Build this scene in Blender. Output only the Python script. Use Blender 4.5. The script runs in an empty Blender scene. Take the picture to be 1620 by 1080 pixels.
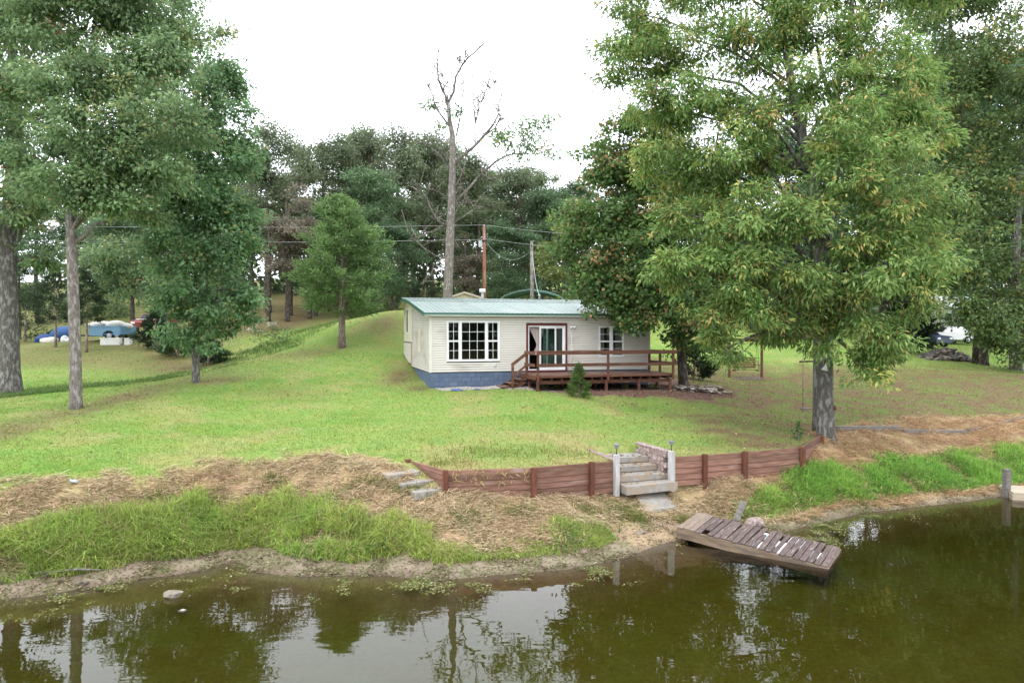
import bpy, math, random
import numpy as np
from mathutils import Vector, Matrix

# ------------------------------------------------------------------ camera, sky, sun, exposure
sc = bpy.context.scene
COL = sc.collection
F = 1095.0                      # focal length in photograph pixels (1620 wide)
CAMZ = 5.0
PITCH = math.atan(14.0 / F)
cam_d = bpy.data.cameras.new('camera'); cam = bpy.data.objects.new('camera', cam_d); COL.objects.link(cam)
cam.location = (0, 0, CAMZ); cam.rotation_euler = (math.pi / 2 - PITCH, 0, 0)
cam_d.sensor_width = 36.0; cam_d.lens = 36.0 * F / 1620.0
cam_d.clip_start = 0.1; cam_d.clip_end = 2000
sc.camera = cam

SUN_EL, SUN_AZ = math.radians(58), math.radians(215)     # overcast: sun behind the camera, to the left
w = bpy.data.worlds.new('World'); sc.world = w; w.use_nodes = True
nt = w.node_tree; nt.nodes.clear()
sky = nt.nodes.new('ShaderNodeTexSky'); sky.sky_type = 'NISHITA'; sky.sun_disc = False
sky.sun_elevation = SUN_EL; sky.sun_rotation = SUN_AZ; sky.dust_density = 4.0; sky.air_density = 1.0
hsv = nt.nodes.new('ShaderNodeHueSaturation'); hsv.inputs['Saturation'].default_value = 0.25
mixw = nt.nodes.new('ShaderNodeMixRGB'); mixw.inputs['Fac'].default_value = 0.86
mixw.inputs['Color2'].default_value = (26.0, 27.5, 29.8, 1)     # even cloud deck
bg = nt.nodes.new('ShaderNodeBackground'); bg.inputs['Strength'].default_value = 0.1
wo = nt.nodes.new('ShaderNodeOutputWorld')
nt.links.new(sky.outputs[0], hsv.inputs['Color']); nt.links.new(hsv.outputs[0], mixw.inputs['Color1'])
nt.links.new(mixw.outputs[0], bg.inputs['Color']); nt.links.new(bg.outputs[0], wo.inputs['Surface'])

sun_d = bpy.data.lights.new('sun', 'SUN'); sun = bpy.data.objects.new('sun', sun_d); COL.objects.link(sun)
sun_d.energy = 0.8; sun_d.angle = math.radians(22); sun_d.color = (1.0, 0.95, 0.88)
sd = Vector((-0.45 * math.cos(SUN_EL), -0.9 * math.cos(SUN_EL), math.sin(SUN_EL)))
sun.rotation_euler = sd.to_track_quat('Z', 'Y').to_euler(); sun.location = (-20, -30, 60)

sc.view_settings.view_transform = 'Standard'; sc.view_settings.look = 'None'
sc.view_settings.exposure = 0.32; sc.view_settings.gamma = 1.0
sc.cycles.max_bounces = 7; sc.cycles.diffuse_bounces = 3; sc.cycles.glossy_bounces = 3
sc.cycles.transmission_bounces = 4; sc.cycles.transparent_max_bounces = 8; sc.cycles.volume_bounces = 0
sc.cycles.sample_clamp_indirect = 4.0
sc.cycles.use_denoising = True

rng = np.random.default_rng(7)
random.seed(7)

# ------------------------------------------------------------------ measuring helper: photo pixel + distance -> place
CP, SP = math.cos(PITCH), math.sin(PITCH)
def at(px, py, Y):
    u, v = (px - 810) / F, -(py - 540) / F
    dy, dz = CP + SP * v, -SP + CP * v
    k = Y / dy
    return np.array([u * k, Y, CAMZ + dz * k])
def atz(px, py, z):
    u, v = (px - 810) / F, -(py - 540) / F
    dy, dz = CP + SP * v, -SP + CP * v
    k = (z - CAMZ) / dz
    return np.array([u * k, dy * k, z])

# ------------------------------------------------------------------ numpy noise
def _hash(ix, iy, s):
    h = (ix.astype(np.int64) * 374761393 + iy.astype(np.int64) * 668265263 + s * 974634777) & 0x7fffffff
    h = ((h ^ (h >> 13)) * 1274126177) & 0x7fffffff
    return ((h ^ (h >> 16)) & 0xffff) / 65535.0
def vnoise(x, y, s=0):
    ix, iy = np.floor(x), np.floor(y); fx, fy = x - ix, y - iy
    fx, fy = fx * fx * (3 - 2 * fx), fy * fy * (3 - 2 * fy)
    a = _hash(ix, iy, s); b = _hash(ix + 1, iy, s); c = _hash(ix, iy + 1, s); d = _hash(ix + 1, iy + 1, s)
    return (a * (1 - fx) + b * fx) * (1 - fy) + (c * (1 - fx) + d * fx) * fy
def fbm(x, y, s=0, o=4):
    t = 0; a = 1; n = 0
    for i in range(o):
        t = t + a * vnoise(x * 2 ** i + 17.3 * i, y * 2 ** i - 9.1 * i, s + i); n += a; a *= 0.55
    return t / n
def sstep(a, b, x):
    t = np.clip((x - a) / (b - a), 0, 1); return t * t * (3 - 2 * t)

# ------------------------------------------------------------------ materials
MATS = {}
def mat(name, c1, c2=None, scale=4.0, rough=0.8, bump=0.0, stretch=(1, 1, 1), spec=0.3, c3=None, c3pos=0.72, detail=6, rnd=0.0, metallic=0.0, bscale=None, c3scale=None):
    if name in MATS: return MATS[name]
    m = bpy.data.materials.new(name); m.use_nodes = True; n = m.node_tree.nodes; l = m.node_tree.links
    p = n['Principled BSDF']; p.inputs['Roughness'].default_value = rough
    p.inputs['Specular IOR Level'].default_value = spec; p.inputs['Metallic'].default_value = metallic
    tc = n.new('ShaderNodeTexCoord'); mp = n.new('ShaderNodeMapping'); mp.inputs['Scale'].default_value = stretch
    oi = n.new('ShaderNodeObjectInfo')
    l.new(tc.outputs['Object'], mp.inputs['Vector'])
    add = n.new('ShaderNodeVectorMath'); add.operation = 'ADD'
    sc_ = n.new('ShaderNodeVectorMath'); sc_.operation = 'SCALE'; sc_.inputs[0].default_value = (37, 53, 71)
    l.new(oi.outputs['Random'], sc_.inputs['Scale']); l.new(mp.outputs[0], add.inputs[0]); l.new(sc_.outputs[0], add.inputs[1])
    no = n.new('ShaderNodeTexNoise'); no.inputs['Scale'].default_value = scale; no.inputs['Detail'].default_value = detail
    l.new(add.outputs[0], no.inputs['Vector'])
    ra = n.new('ShaderNodeValToRGB'); ra.color_ramp.elements[0].position = 0.3; ra.color_ramp.elements[1].position = 0.7
    ra.color_ramp.elements[0].color = (*c1, 1); ra.color_ramp.elements[1].color = (*(c2 or c1), 1)
    l.new(no.outputs['Fac'], ra.inputs['Fac'])
    out = ra.outputs['Color']
    if c3:
        n2 = n.new('ShaderNodeTexNoise'); n2.inputs['Scale'].default_value = c3scale or scale * 0.45; n2.inputs['Detail'].default_value = 8
        l.new(add.outputs[0], n2.inputs['Vector'])
        r2 = n.new('ShaderNodeValToRGB'); r2.color_ramp.elements[0].position = c3pos - 0.12; r2.color_ramp.elements[1].position = c3pos
        l.new(n2.outputs['Fac'], r2.inputs['Fac'])
        mx = n.new('ShaderNodeMixRGB'); l.new(r2.outputs['Color'], mx.inputs['Fac']); l.new(out, mx.inputs['Color1'])
        mx.inputs['Color2'].default_value = (*c3, 1); out = mx.outputs['Color']
    if rnd:
        hs = n.new('ShaderNodeHueSaturation'); mr = n.new('ShaderNodeMapRange')
        mr.inputs['To Min'].default_value = 1 - rnd; mr.inputs['To Max'].default_value = 1 + rnd
        l.new(oi.outputs['Random'], mr.inputs['Value']); l.new(mr.outputs[0], hs.inputs['Value']); l.new(out, hs.inputs['Color']); out = hs.outputs['Color']
    l.new(out, p.inputs['Base Color'])
    if bump:
        nb = no
        if bscale:
            nb = n.new('ShaderNodeTexNoise'); nb.inputs['Scale'].default_value = bscale; nb.inputs['Detail'].default_value = 5
            l.new(add.outputs[0], nb.inputs['Vector'])
        b = n.new('ShaderNodeBump'); b.inputs['Strength'].default_value = min(1.0, bump * 8); b.inputs['Distance'].default_value = bump
        l.new(nb.outputs['Fac'], b.inputs['Height']); l.new(b.outputs[0], p.inputs['Normal'])
    MATS[name] = m; return m

def leaf_mat(name, trans=0.35, rough=0.55, tint=False, spec=0.35):
    m = bpy.data.materials.new(name); m.use_nodes = True; n = m.node_tree.nodes; l = m.node_tree.links
    p = n['Principled BSDF']; p.inputs['Roughness'].default_value = rough; p.inputs['Specular IOR Level'].default_value = spec
    a = n.new('ShaderNodeAttribute'); a.attribute_name = 'Col'; out = a.outputs['Color']
    if tint:
        oi = n.new('ShaderNodeObjectInfo'); mu = n.new('ShaderNodeMixRGB'); mu.blend_type = 'MULTIPLY'; mu.inputs['Fac'].default_value = 1
        l.new(out, mu.inputs['Color1']); l.new(oi.outputs['Color'], mu.inputs['Color2']); out = mu.outputs['Color']
    l.new(out, p.inputs['Base Color'])
    t = n.new('ShaderNodeBsdfTranslucent'); mx = n.new('ShaderNodeMixShader'); mx.inputs['Fac'].default_value = trans
    br = n.new('ShaderNodeHueSaturation'); br.inputs['Value'].default_value = 1.5; br.inputs['Hue'].default_value = 0.49
    l.new(out, br.inputs['Color']); l.new(br.outputs[0], t.inputs['Color'])
    l.new(p.outputs[0], mx.inputs[1]); l.new(t.outputs[0], mx.inputs[2]); l.new(mx.outputs[0], n['Material Output'].inputs['Surface'])
    return m
M_LEAF = leaf_mat('leaf'); M_LEAFT = leaf_mat('leaf_far', tint=True); M_GRASS = leaf_mat('grass_blade', 0.3, 0.6, spec=0.2); M_STRAW = leaf_mat('dry_straw', 0.15, 0.8, spec=0.1)

def bark_mat(name, c1, c2, c3, vscale=7.0):
    m = mat(name, c1, c2, 3.0, 0.95, 0.0, (7, 7, 2.6), 0.1, c3, 0.62)
    n = m.node_tree.nodes; l = m.node_tree.links
    tc = n.new('ShaderNodeTexCoord'); mp = n.new('ShaderNodeMapping'); mp.inputs['Scale'].default_value = (vscale, vscale, vscale * .28)
    vo = n.new('ShaderNodeTexNoise'); vo.inputs['Scale'].default_value = 2.2; vo.inputs['Detail'].default_value = 6
    l.new(tc.outputs['Object'], mp.inputs[0]); l.new(mp.outputs[0], vo.inputs['Vector'])
    b = n.new('ShaderNodeBump'); b.inputs['Strength'].default_value = 1.0; b.inputs['Distance'].default_value = 0.06
    l.new(vo.outputs['Fac'], b.inputs['Height']); l.new(b.outputs[0], n['Principled BSDF'].inputs['Normal'])
    return m
M_BARK = bark_mat('bark_grey', (.065, .055, .05), (.16, .145, .13), (.24, .235, .215))
M_BARKD = bark_mat('bark_dark', (.035, .028, .022), (.10, .08, .065), (.15, .14, .12))
M_BARKP = bark_mat('bark_pale', (.11, .09, .078), (.23, .20, .175), (.30, .28, .26))
M_BARKC = bark_mat('bark_cedar', (.14, .10, .08), (.27, .21, .18), (.32, .27, .235))
M_DECKW = mat('stained_deck_wood', (.095, .040, .026), (.17, .078, .050), 3.5, .75, .004, (1, 8, 8), .2, (.21, .125, .095), .70, rnd=.16)
M_DECKT = mat('weathered_deck_board', (.12, .065, .05), (.23, .125, .095), 3.0, .8, .004, (1, 8, 8), .2, (.28, .20, .17), .66, rnd=.14)
M_WALLW = mat('stained_wall_board', (.145, .072, .052), (.25, .138, .102), 2.4, .8, .006, (1, 5, 6), .15, (.25, .17, .145), .72, rnd=.30)
M_WALLP = mat('stained_wall_post', (.09, .034, .022), (.16, .066, .042), 3.0, .8, .005, (5, 5, 1), .15, rnd=.15)
M_DOCKW = mat('weathered_dock_board', (.072, .051, .047), (.150, .114, .102), 5.0, .85, .006, (8, 1.2, 8), .15, (.24, .195, .175), .70, rnd=.22)
M_DOCKP = mat('pale_dock_board', (.17, .125, .095), (.27, .21, .165), 5.0, .85, .006, (8, 1.2, 8), .15, (.22, .17, .15), .66, rnd=.1)
M_DOCKF = mat('dock_beam', (.14, .095, .065), (.25, .185, .13), 3.0, .85, .006, (1, 6, 6), .15, (.13, .10, .08), .64)
M_GREYW = mat('grey_timber', (.135, .12, .105), (.25, .23, .205), 4.0, .9, .006, (2, 6, 6), .1, (.11, .09, .075), .68, rnd=.12)
M_CONC = mat('concrete', (.22, .20, .178), (.32, .30, .27), 6.0, .9, .004, (1, 1, 1), .2, (.30, .24, .18), .60, rnd=.06)
M_WHITEP = mat('painted_white_post', (.36, .355, .345), (.48, .475, .46), 3.0, .7, .002, (3, 3, .6), .3, (.36, .33, .30), .66)
M_BLOCKR = mat('pink_split_block', (.19, .135, .12), (.33, .25, .225), 22.0, .95, .02, (1, 1, 1), .1, (.40, .33, .31), .62, rnd=.14)
M_SIDING = mat('vinyl_siding', (.61, .57, .51), (.65, .61, .55), 1.2, .5, 0, (1, 1, 2), .35, (.49, .45, .395), .68)
M_TRIMW = mat('white_vinyl', (.74, .74, .74), (.78, .78, .78), 2.0, .4, 0, (1, 1, 1), .4)
M_CREAM = mat('cream_panel', (.62, .54, .42), (.70, .62, .50), 1.5, .7, 0, (1, 1, 1), .2, (.50, .42, .32), .68)
M_BLUEB = mat('blue_painted_block', (.092, .125, .19), (.118, .155, .225), 5.0, .8, .003, (1, 1, 1), .2, (.15, .185, .25), .68, rnd=.07, bscale=40)
M_ROOF = mat('green_metal_roof', (.235, .30, .275), (.28, .345, .318), 1.4, .33, 0, (1, .4, 1), .55, (.33, .365, .345), .66)
M_RTRIM = mat('dark_green_trim', (.035, .115, .085), (.05, .145, .105), 2.0, .35, 0, (1, 1, 1), .5)
M_MAROON = mat('maroon_trim', (.10, .028, .028), (.16, .05, .045), 5.0, .7, .002, (1, 1, 1), .2)
M_METAL = mat('galvanised', (.42, .43, .44), (.55, .56, .57), 8.0, .45, 0, (1, 1, 1), .5)
M_BLACK = mat('black_plastic', (.015, .015, .016), (.03, .03, .03), 5.0, .5)
M_INT = mat('interior_wall', (.10, .09, .08), (.12, .105, .09), 1.0, .9)
M_INTG = mat('interior_green_wall', (.26, .44, .34), (.30, .48, .38), 1.0, .8)
M_INTF = mat('interior_floor', (.10, .07, .05), (.14, .10, .07), 1.0, .8)
M_CURT = mat('curtain', (.42, .34, .31), (.60, .50, .46), 30.0, .9, .004, (1, .05, .02), .1)
M_ROCK = mat('rock', (.075, .068, .062), (.18, .165, .155), 5.0, .95, .03, (1, 1, 1), .15, (.30, .24, .19), .62, rnd=.25)
M_STONEB = mat('brown_flagstone', (.14, .115, .09), (.30, .25, .20), 5.0, .95, .02, (1, 1, 1), .15, (.36, .33, .30), .62, rnd=.3)

def glass_mat():
    m = bpy.data.materials.new('window_glass'); m.use_nodes = True; n = m.node_tree.nodes; l = m.node_tree.links
    n.remove(n['Principled BSDF'])
    g = n.new('ShaderNodeBsdfGlossy'); g.inputs['Roughness'].default_value = .02
    t = n.new('ShaderNodeBsdfTransparent'); t.inputs['Color'].default_value = (.66, .74, .72, 1)
    fr = n.new('ShaderNodeFresnel'); fr.inputs['IOR'].default_value = 1.5
    mx = n.new('ShaderNodeMixShader'); l.new(fr.outputs[0], mx.inputs[0]); l.new(t.outputs[0], mx.inputs[1]); l.new(g.outputs[0], mx.inputs[2])
    l.new(mx.outputs[0], n['Material Output'].inputs['Surface']); return m
M_GLASS = glass_mat()

# ------------------------------------------------------------------ mesh helpers
class MB:
    def __init__(s): s.v = []; s.f = []; s.sm = []
    def add(s, vs, fs, smooth=False):
        o = len(s.v); s.v.extend([tuple(float(c) for c in q) for q in vs]); s.f.extend([tuple(i + o for i in f) for f in fs]); s.sm.extend([smooth] * len(fs)); return s
    def hexa(s, c):      # 8 corners: bottom 4 (ccw), top 4
        return s.add(c, [(3, 2, 1, 0), (4, 5, 6, 7), (0, 1, 5, 4), (1, 2, 6, 5), (2, 3, 7, 6), (3, 0, 4, 7)])
    def box(s, x0, x1, y0, y1, z0, z1):
        return s.hexa([(x0, y0, z0), (x1, y0, z0), (x1, y1, z0), (x0, y1, z0), (x0, y0, z1), (x1, y0, z1), (x1, y1, z1), (x0, y1, z1)])
    def bbox(s, x0, x1, y0, y1, z0, z1, b=.008):   # box with chamfered edges
        import bmesh
        bm = bmesh.new()
        c = [(x0, y0, z0), (x1, y0, z0), (x1, y1, z0), (x0, y1, z0), (x0, y0, z1), (x1, y0, z1), (x1, y1, z1), (x0, y1, z1)]
        vs = [bm.verts.new(q) for q in c]
        for f in [(3, 2, 1, 0), (4, 5, 6, 7), (0, 1, 5, 4), (1, 2, 6, 5), (2, 3, 7, 6), (3, 0, 4, 7)]: bm.faces.new([vs[i] for i in f])
        bmesh.ops.bevel(bm, geom=bm.edges[:], offset=b, segments=1, affect='EDGES')
        bm.verts.index_update()
        s.add([v.co for v in bm.verts], [[v.index for v in f.verts] for f in bm.faces]); bm.free(); return s
    def beam(s, a, b, wdt, hgt, up=(0, 0, 1)):
        a, b = Vector(a), Vector(b); d = (b - a).normalized(); sd_ = d.cross(Vector(up)).normalized(); u = sd_.cross(d)
        sx, su = sd_ * (wdt / 2), u * (hgt / 2)
        return s.hexa([a - sx - su, b - sx - su, b + sx - su, a + sx - su, a - sx + su, b - sx + su, b + sx + su, a + sx + su])
    def tube(s, pts, rad, n=7, cap=True, jit=0):
        pts = [Vector(p) for p in pts]; vs = []; fs = []; o = None
        for i, p in enumerate(pts):
            d = (pts[min(i + 1, len(pts) - 1)] - pts[max(i - 1, 0)]).normalized()
            a = Vector((1, 0, 0)) if abs(d.x) < .8 else Vector((0, 1, 0))
            if o is not None: a = o
            u = (a - d * a.dot(d)).normalized(); o = u; v = d.cross(u)
            for k in range(n):
                t = 2 * math.pi * k / n; r = rad[i] * (1 + (random.uniform(-jit, jit) if jit else 0))
                vs.append(p + u * (r * math.cos(t)) + v * (r * math.sin(t)))
        for i in range(len(pts) - 1):
            for k in range(n):
                fs.append((i * n + k, i * n + (k + 1) % n, (i + 1) * n + (k + 1) % n, (i + 1) * n + k))
        if cap: fs.append(tuple(range(n - 1, -1, -1))); fs.append(tuple((len(pts) - 1) * n + k for k in range(n)))
        return s.add(vs, fs, True)
    def lathe(s, prof, c=(0, 0, 0), n=16):
        vs = []; fs = []
        for r, z in prof:
            for k in range(n):
                t = 2 * math.pi * k / n; vs.append((c[0] + r * math.cos(t), c[1] + r * math.sin(t), c[2] + z))
        for i in range(len(prof) - 1):
            for k in range(n): fs.append((i * n + k, i * n + (k + 1) % n, (i + 1) * n + (k + 1) % n, (i + 1) * n + k))
        fs.append(tuple(range(n - 1, -1, -1))); fs.append(tuple((len(prof) - 1) * n + k for k in range(n)))
        return s.add(vs, fs, True)
    def mesh(s, name, material):
        me = bpy.data.meshes.new(name); me.from_pydata(s.v, [], s.f)
        me.polygons.foreach_set('use_smooth', s.sm)
        if material: me.materials.append(material)
        me.update(); return me
    def build(s, name, material, parent=None): return mo(name, s.mesh(name, material), parent)
def mo(name, me, parent=None, loc=None, rot=None):
    o = bpy.data.objects.new(name, me); COL.objects.link(o)
    if parent is not None: o.parent = parent
    if loc is not None: o.location = loc
    if rot is not None: o.rotation_euler = rot
    return o
def tag(o, label=None, cat=None, group=None, kind=None):
    if label: o['label'] = label
    if cat: o['category'] = cat
    if group: o['group'] = group
    if kind: o['kind'] = kind
    return o
def thing(name, label, cat, loc=(0, 0, 0), rz=0.0, group=None):
    o = bpy.data.objects.new(name, None); COL.objects.link(o); o.empty_display_size = .2
    o.location = [float(c) for c in loc]; o.rotation_euler = (0, 0, rz); return tag(o, label, cat, group)
def copy_tree(o, parent=None):
    c = o.copy(); COL.objects.link(c); c.parent = parent
    for ch in o.children: copy_tree(ch, c)
    return c

def np_mesh(name, co, faces_n, material, col=None):
    """co (N*faces_n, 3): separate faces of faces_n corners."""
    me = bpy.data.meshes.new(name); nv = len(co); nf = nv // faces_n
    me.vertices.add(nv); me.vertices.foreach_set('co', np.ascontiguousarray(co, np.float32).ravel())
    me.loops.add(nv); me.loops.foreach_set('vertex_index', np.arange(nv, dtype=np.int32))
    me.polygons.add(nf); me.polygons.foreach_set('loop_start', np.arange(0, nv, faces_n, dtype=np.int32))
    if col is not None:
        a = me.attributes.new('Col', 'FLOAT_COLOR', 'FACE')
        c4 = np.ones((nf, 4), np.float32); c4[:, :3] = col; a.data.foreach_set('color', c4.ravel())
    me.materials.append(material); me.update(calc_edges=True); return me
def norm(v): return v / np.maximum(np.linalg.norm(v, axis=-1, keepdims=True), 1e-9)

def leaf_co(pos, d, nrm, L, W, fold=.18):
    d = norm(d); s = norm(np.cross(d, nrm)); n2 = np.cross(s, d)
    L = L[:, None]; W = W[:, None]
    b = pos; t = pos + d * L - n2 * (L * .12)
    m1 = pos + d * L * .48 + s * W * .5 + n2 * W * fold; m2 = pos + d * L * .48 - s * W * .5 + n2 * W * fold
    return np.stack([b, m1, t, m2], 1).reshape(-1, 3)
def blade_co(pos, lean, H, W, face, bent=True):
    """grass blades: a tapering strip, of two quads when bent"""
    up = np.zeros_like(pos); up[:, 2] = 1; s = face * W[:, None] * .5; H = H[:, None]; q = np.minimum(np.linalg.norm(lean, axis=1, keepdims=True), 1.2)
    t = pos + up * H * (1 - .45 * q) + lean * H * .85
    if not bent: return np.stack([pos - s, pos + s, t + s * .15, t - s * .15], 1).reshape(-1, 3)
    m = pos + up * H * (.62 - .12 * q) + lean * H * .28
    return np.stack([pos - s, pos + s, m + s * .8, m - s * .8, m - s * .8, m + s * .8, t + s * .1, t - s * .1], 1).reshape(-1, 3)

# ------------------------------------------------------------------ terrain
ROT = math.radians(16.0); HX, HY, HZ = -3.51, 29.6, 2.55
HD = np.array([math.cos(ROT), math.sin(ROT)]); HS = np.array([-math.sin(ROT), math.cos(ROT)])
def house_w(a, b): return np.array([HX, HY]) + HD * a + HS * b

WALL_L = np.array([(-2.78, 18.7), (-1.66, 17.3), (.55, 17.65), (2.72, 18.55)])
WALL_R = np.array([(4.45, 19.15), (6.65, 19.9), (8.69, 20.8), (10.27, 23.0)])
STL = (np.array([2.80, 18.55]), np.array([2.20, 20.45])); STR = (np.array([4.38, 19.15]), np.array([3.77, 20.75]))

ctrl = []
def cpx(*a): ctrl.extend([at(*q) for q in a])
for q in list(WALL_L) + list(WALL_R): ctrl.append((q[0], q[1], 1.52))
for q in [(-2.2, 19.6), (0, 19), (2.2, 20.3), (4.5, 20.6), (6.5, 21.3), (8.3, 22.3)]: ctrl.append((q[0], q[1], 1.58))
cpx((810, 690, 21.6), (600, 690, 21.5), (400, 690, 21), (200, 720, 18.5), (0, 740, 17.3), (810, 650, 25), (550, 650, 25), (350, 650, 24.5),
    (120, 645, 24.4), (0, 690, 20), (680, 616, 29.4), (845, 620, 28.4), (1058, 618, 30), (1080, 612, 32), (560, 605, 30), (450, 602, 29.5), (310, 605, 29.1),
    (400, 575, 33), (500, 565, 35), (540, 551, 38), (600, 562, 36), (600, 522, 40), (622, 492, 43), (650, 490, 45), (570, 503, 44), (500, 522, 43), (450, 536, 42),
    (400, 550, 41), (350, 567, 40), (250, 602, 33), (120, 613, 30), (0, 632, 28), (200, 556, 42), (50, 571, 40), (175, 538, 46), (0, 561, 42),
    (300, 532, 50), (430, 521, 56), (430, 490, 70), (330, 500, 66), (500, 485, 75), (200, 482, 80), (0, 490, 80), (1120, 540, 50), (1270, 545, 52),
    (1200, 601, 40), (1110, 592, 40), (1170, 640, 28.5), (1000, 640, 27), (1180, 680, 23.2), (1400, 640, 29.5), (1550, 640, 31), (1400, 601, 37), (1550, 601, 39),
    (1560, 576, 46), (1490, 568, 48), (1430, 556, 50), (1620, 586, 46), (1310, 690, 24.0), (1321, 684, 25), (1421, 676, 25.8), (1527, 673, 26.4), (1620, 659, 28.9),
    (1500, 541, 62), (1620, 541, 70), (1300, 521, 80), (1100, 500, 88), (-300, 620, 30), (-300, 560, 50), (1900, 600, 40), (1900, 540, 70))
for a, b, z in [(0, 5.4, 3.25), (0, 8.6, 3.8), (-.3, 2.7, 2.85), (5, 10, 4.1), (10.6, 0, 2.55), (10.6, 5, 2.9), (5, -3.5, 2.48), (1, -1.2, 2.56), (5, 5, 3.0)]:
    q = house_w(a, b); ctrl.append((q[0], q[1], z))
for x, y, z in [(-4, 50, 5.4), (2, 58, 5.5), (6, 58, 5.5), (6, 75, 6.8), (0, 95, 10), (-60, 100, 10), (60, 100, 8), (-110, 60, 6), (110, 60, 4), (-110, 160, 16), (110, 160, 12), (0, 170, 18), (-60, 20, 2.2), (60, 25, 2)]:
    ctrl.append((x, y, z))
ctrl = np.array(ctrl)
def _phi(r2): return np.where(r2 > 1e-9, .5 * r2 * np.log(np.maximum(r2, 1e-9)), 0)
_n = len(ctrl); _K = _phi(((ctrl[:, None, :2] - ctrl[None, :, :2]) ** 2).sum(-1)) + np.eye(_n) * 2.0
_Pm = np.c_[np.ones(_n), ctrl[:, :2]]
_A = np.block([[_K, _Pm], [_Pm.T, np.zeros((3, 3))]])
_w = np.linalg.solve(_A, np.r_[ctrl[:, 2], 0, 0, 0])
def U(x, y):
    x = np.asarray(x, float); y = np.asarray(y, float); sh = x.shape; x = x.ravel(); y = y.ravel(); out = np.empty_like(x)
    for i in range(0, len(x), 20000):
        xx, yy = x[i:i + 20000], y[i:i + 20000]
        r2 = (xx[:, None] - ctrl[None, :, 0]) ** 2 + (yy[:, None] - ctrl[None, :, 1]) ** 2
        out[i:i + 20000] = _phi(r2) @ _w[:_n] + _w[_n] + _w[_n + 1] * xx + _w[_n + 2] * yy
    return out.reshape(sh)

shore_px = [(-60, 960), (0, 948), (80, 940), (160, 925), (250, 912), (330, 902), (356, 890), (385, 889), (402, 905), (480, 912), (600, 909), (700, 918), (800, 908), (900, 900), (985, 884), (1030, 866),
            (1075, 852), (1120, 842), (1180, 846), (1235, 842), (1300, 826), (1360, 812), (1430, 804), (1520, 794), (1600, 783), (1700, 772)]
SH = np.array([atz(a, b, 0)[:2] for a, b in shore_px]); SH = np.vstack([[(-70, 10.5), (-30, 12.2)], SH, [(30, 24.5), (45, 27), (90, 33)]])
def shore_d(x, y):
    x = np.asarray(x, float); y = np.asarray(y, float); best = np.full(x.shape, 1e9)
    for a, b in zip(SH[:-1], SH[1:]):
        ab = b - a; t = np.clip(((x - a[0]) * ab[0] + (y - a[1]) * ab[1]) / (ab @ ab), 0, 1)
        best = np.minimum(best, np.hypot(x - a[0] - t * ab[0], y - a[1] - t * ab[1]))
    return np.where(y > np.interp(x, SH[:, 0], SH[:, 1]), best, -best)
def in_poly(x, y, P):
    c = np.zeros(np.shape(x), bool); j = len(P) - 1
    for i in range(len(P)):
        xi, yi, xj, yj = P[i][0], P[i][1], P[j][0], P[j][1]
        if yi != yj: c ^= ((yi > y) != (yj > y)) & (x < (xj - xi) * (y - yi) / (yj - yi) + xi)
        j = i
    return c
def off(P, d):           # shift a polyline sideways (to its left side when walking along +x = away from water)
    P = np.asarray(P, float); T = np.gradient(P, axis=0); T /= np.linalg.norm(T, axis=1)[:, None]
    return P + np.c_[-T[:, 1], T[:, 0]] * d
_wl = off(WALL_L, .13); _wr = off(WALL_R, .13)
TERR = np.vstack([_wl, [STL[0] + (-.02, .02), STL[1], STR[1], STR[0] + (.02, .02)], _wr, [(10.6, 26.5), (-2.78, 26.5)]])
CHAN = np.array([STL[0] - (0, .1), STR[0] - (0, .1), STR[1], STL[1]])
HOUSEP = np.array([house_w(.25, .25), house_w(10.1, .25), house_w(10.1, 8.4), house_w(.25, 8.4)])
def ground(x, y):
    x = np.asarray(x, float); y = np.asarray(y, float)
    u = U(x, y) + (fbm(x * .8, y * .8, 3, 3) - .5) * .10
    d = shore_d(x, y)
    s = np.interp(x, [-12, -8, -3, 0, 4.5, 7, 8.7, 11, 15, 25], [.5, .52, .42, .31, .34, .48, .60, .40, .31, .3])
    toe = .13 + .03 * np.sin(x * 2.1)
    B = np.where(d < 0, np.maximum(d * .26, -.42), np.where(d < .8, toe * d / .8, toe + (d - .8) * s)) + (fbm(x * 1.6, y * 1.6, 9, 3) - .5) * .14 * np.clip(d * .7, 0, 1)
    k = .22; hh = np.clip(.5 + .5 * (B - u) / k, 0, 1); h = u * hh + B * (1 - hh) - k * hh * (1 - hh)
    h = np.where(in_poly(x, y, TERR), u, h)
    tt = ((x - STL[0][0]) * -.30 + (y - STL[0][1]) * .953)
    ch = in_poly(x, y, CHAN); h = np.where(ch, np.minimum(h, .72 + np.clip(tt, 0, 3) * .34), h)
    h = np.where(in_poly(x, y, HOUSEP), np.minimum(h, 2.45), h)
    h = np.where(y < -35, np.maximum(h, np.clip((-44 - y) * .2, -.42, 4)), h)      # the opposite shore, behind the camera
    return h
def gz(x, y): return float(ground(np.array([x]), np.array([y]))[0])

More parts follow.
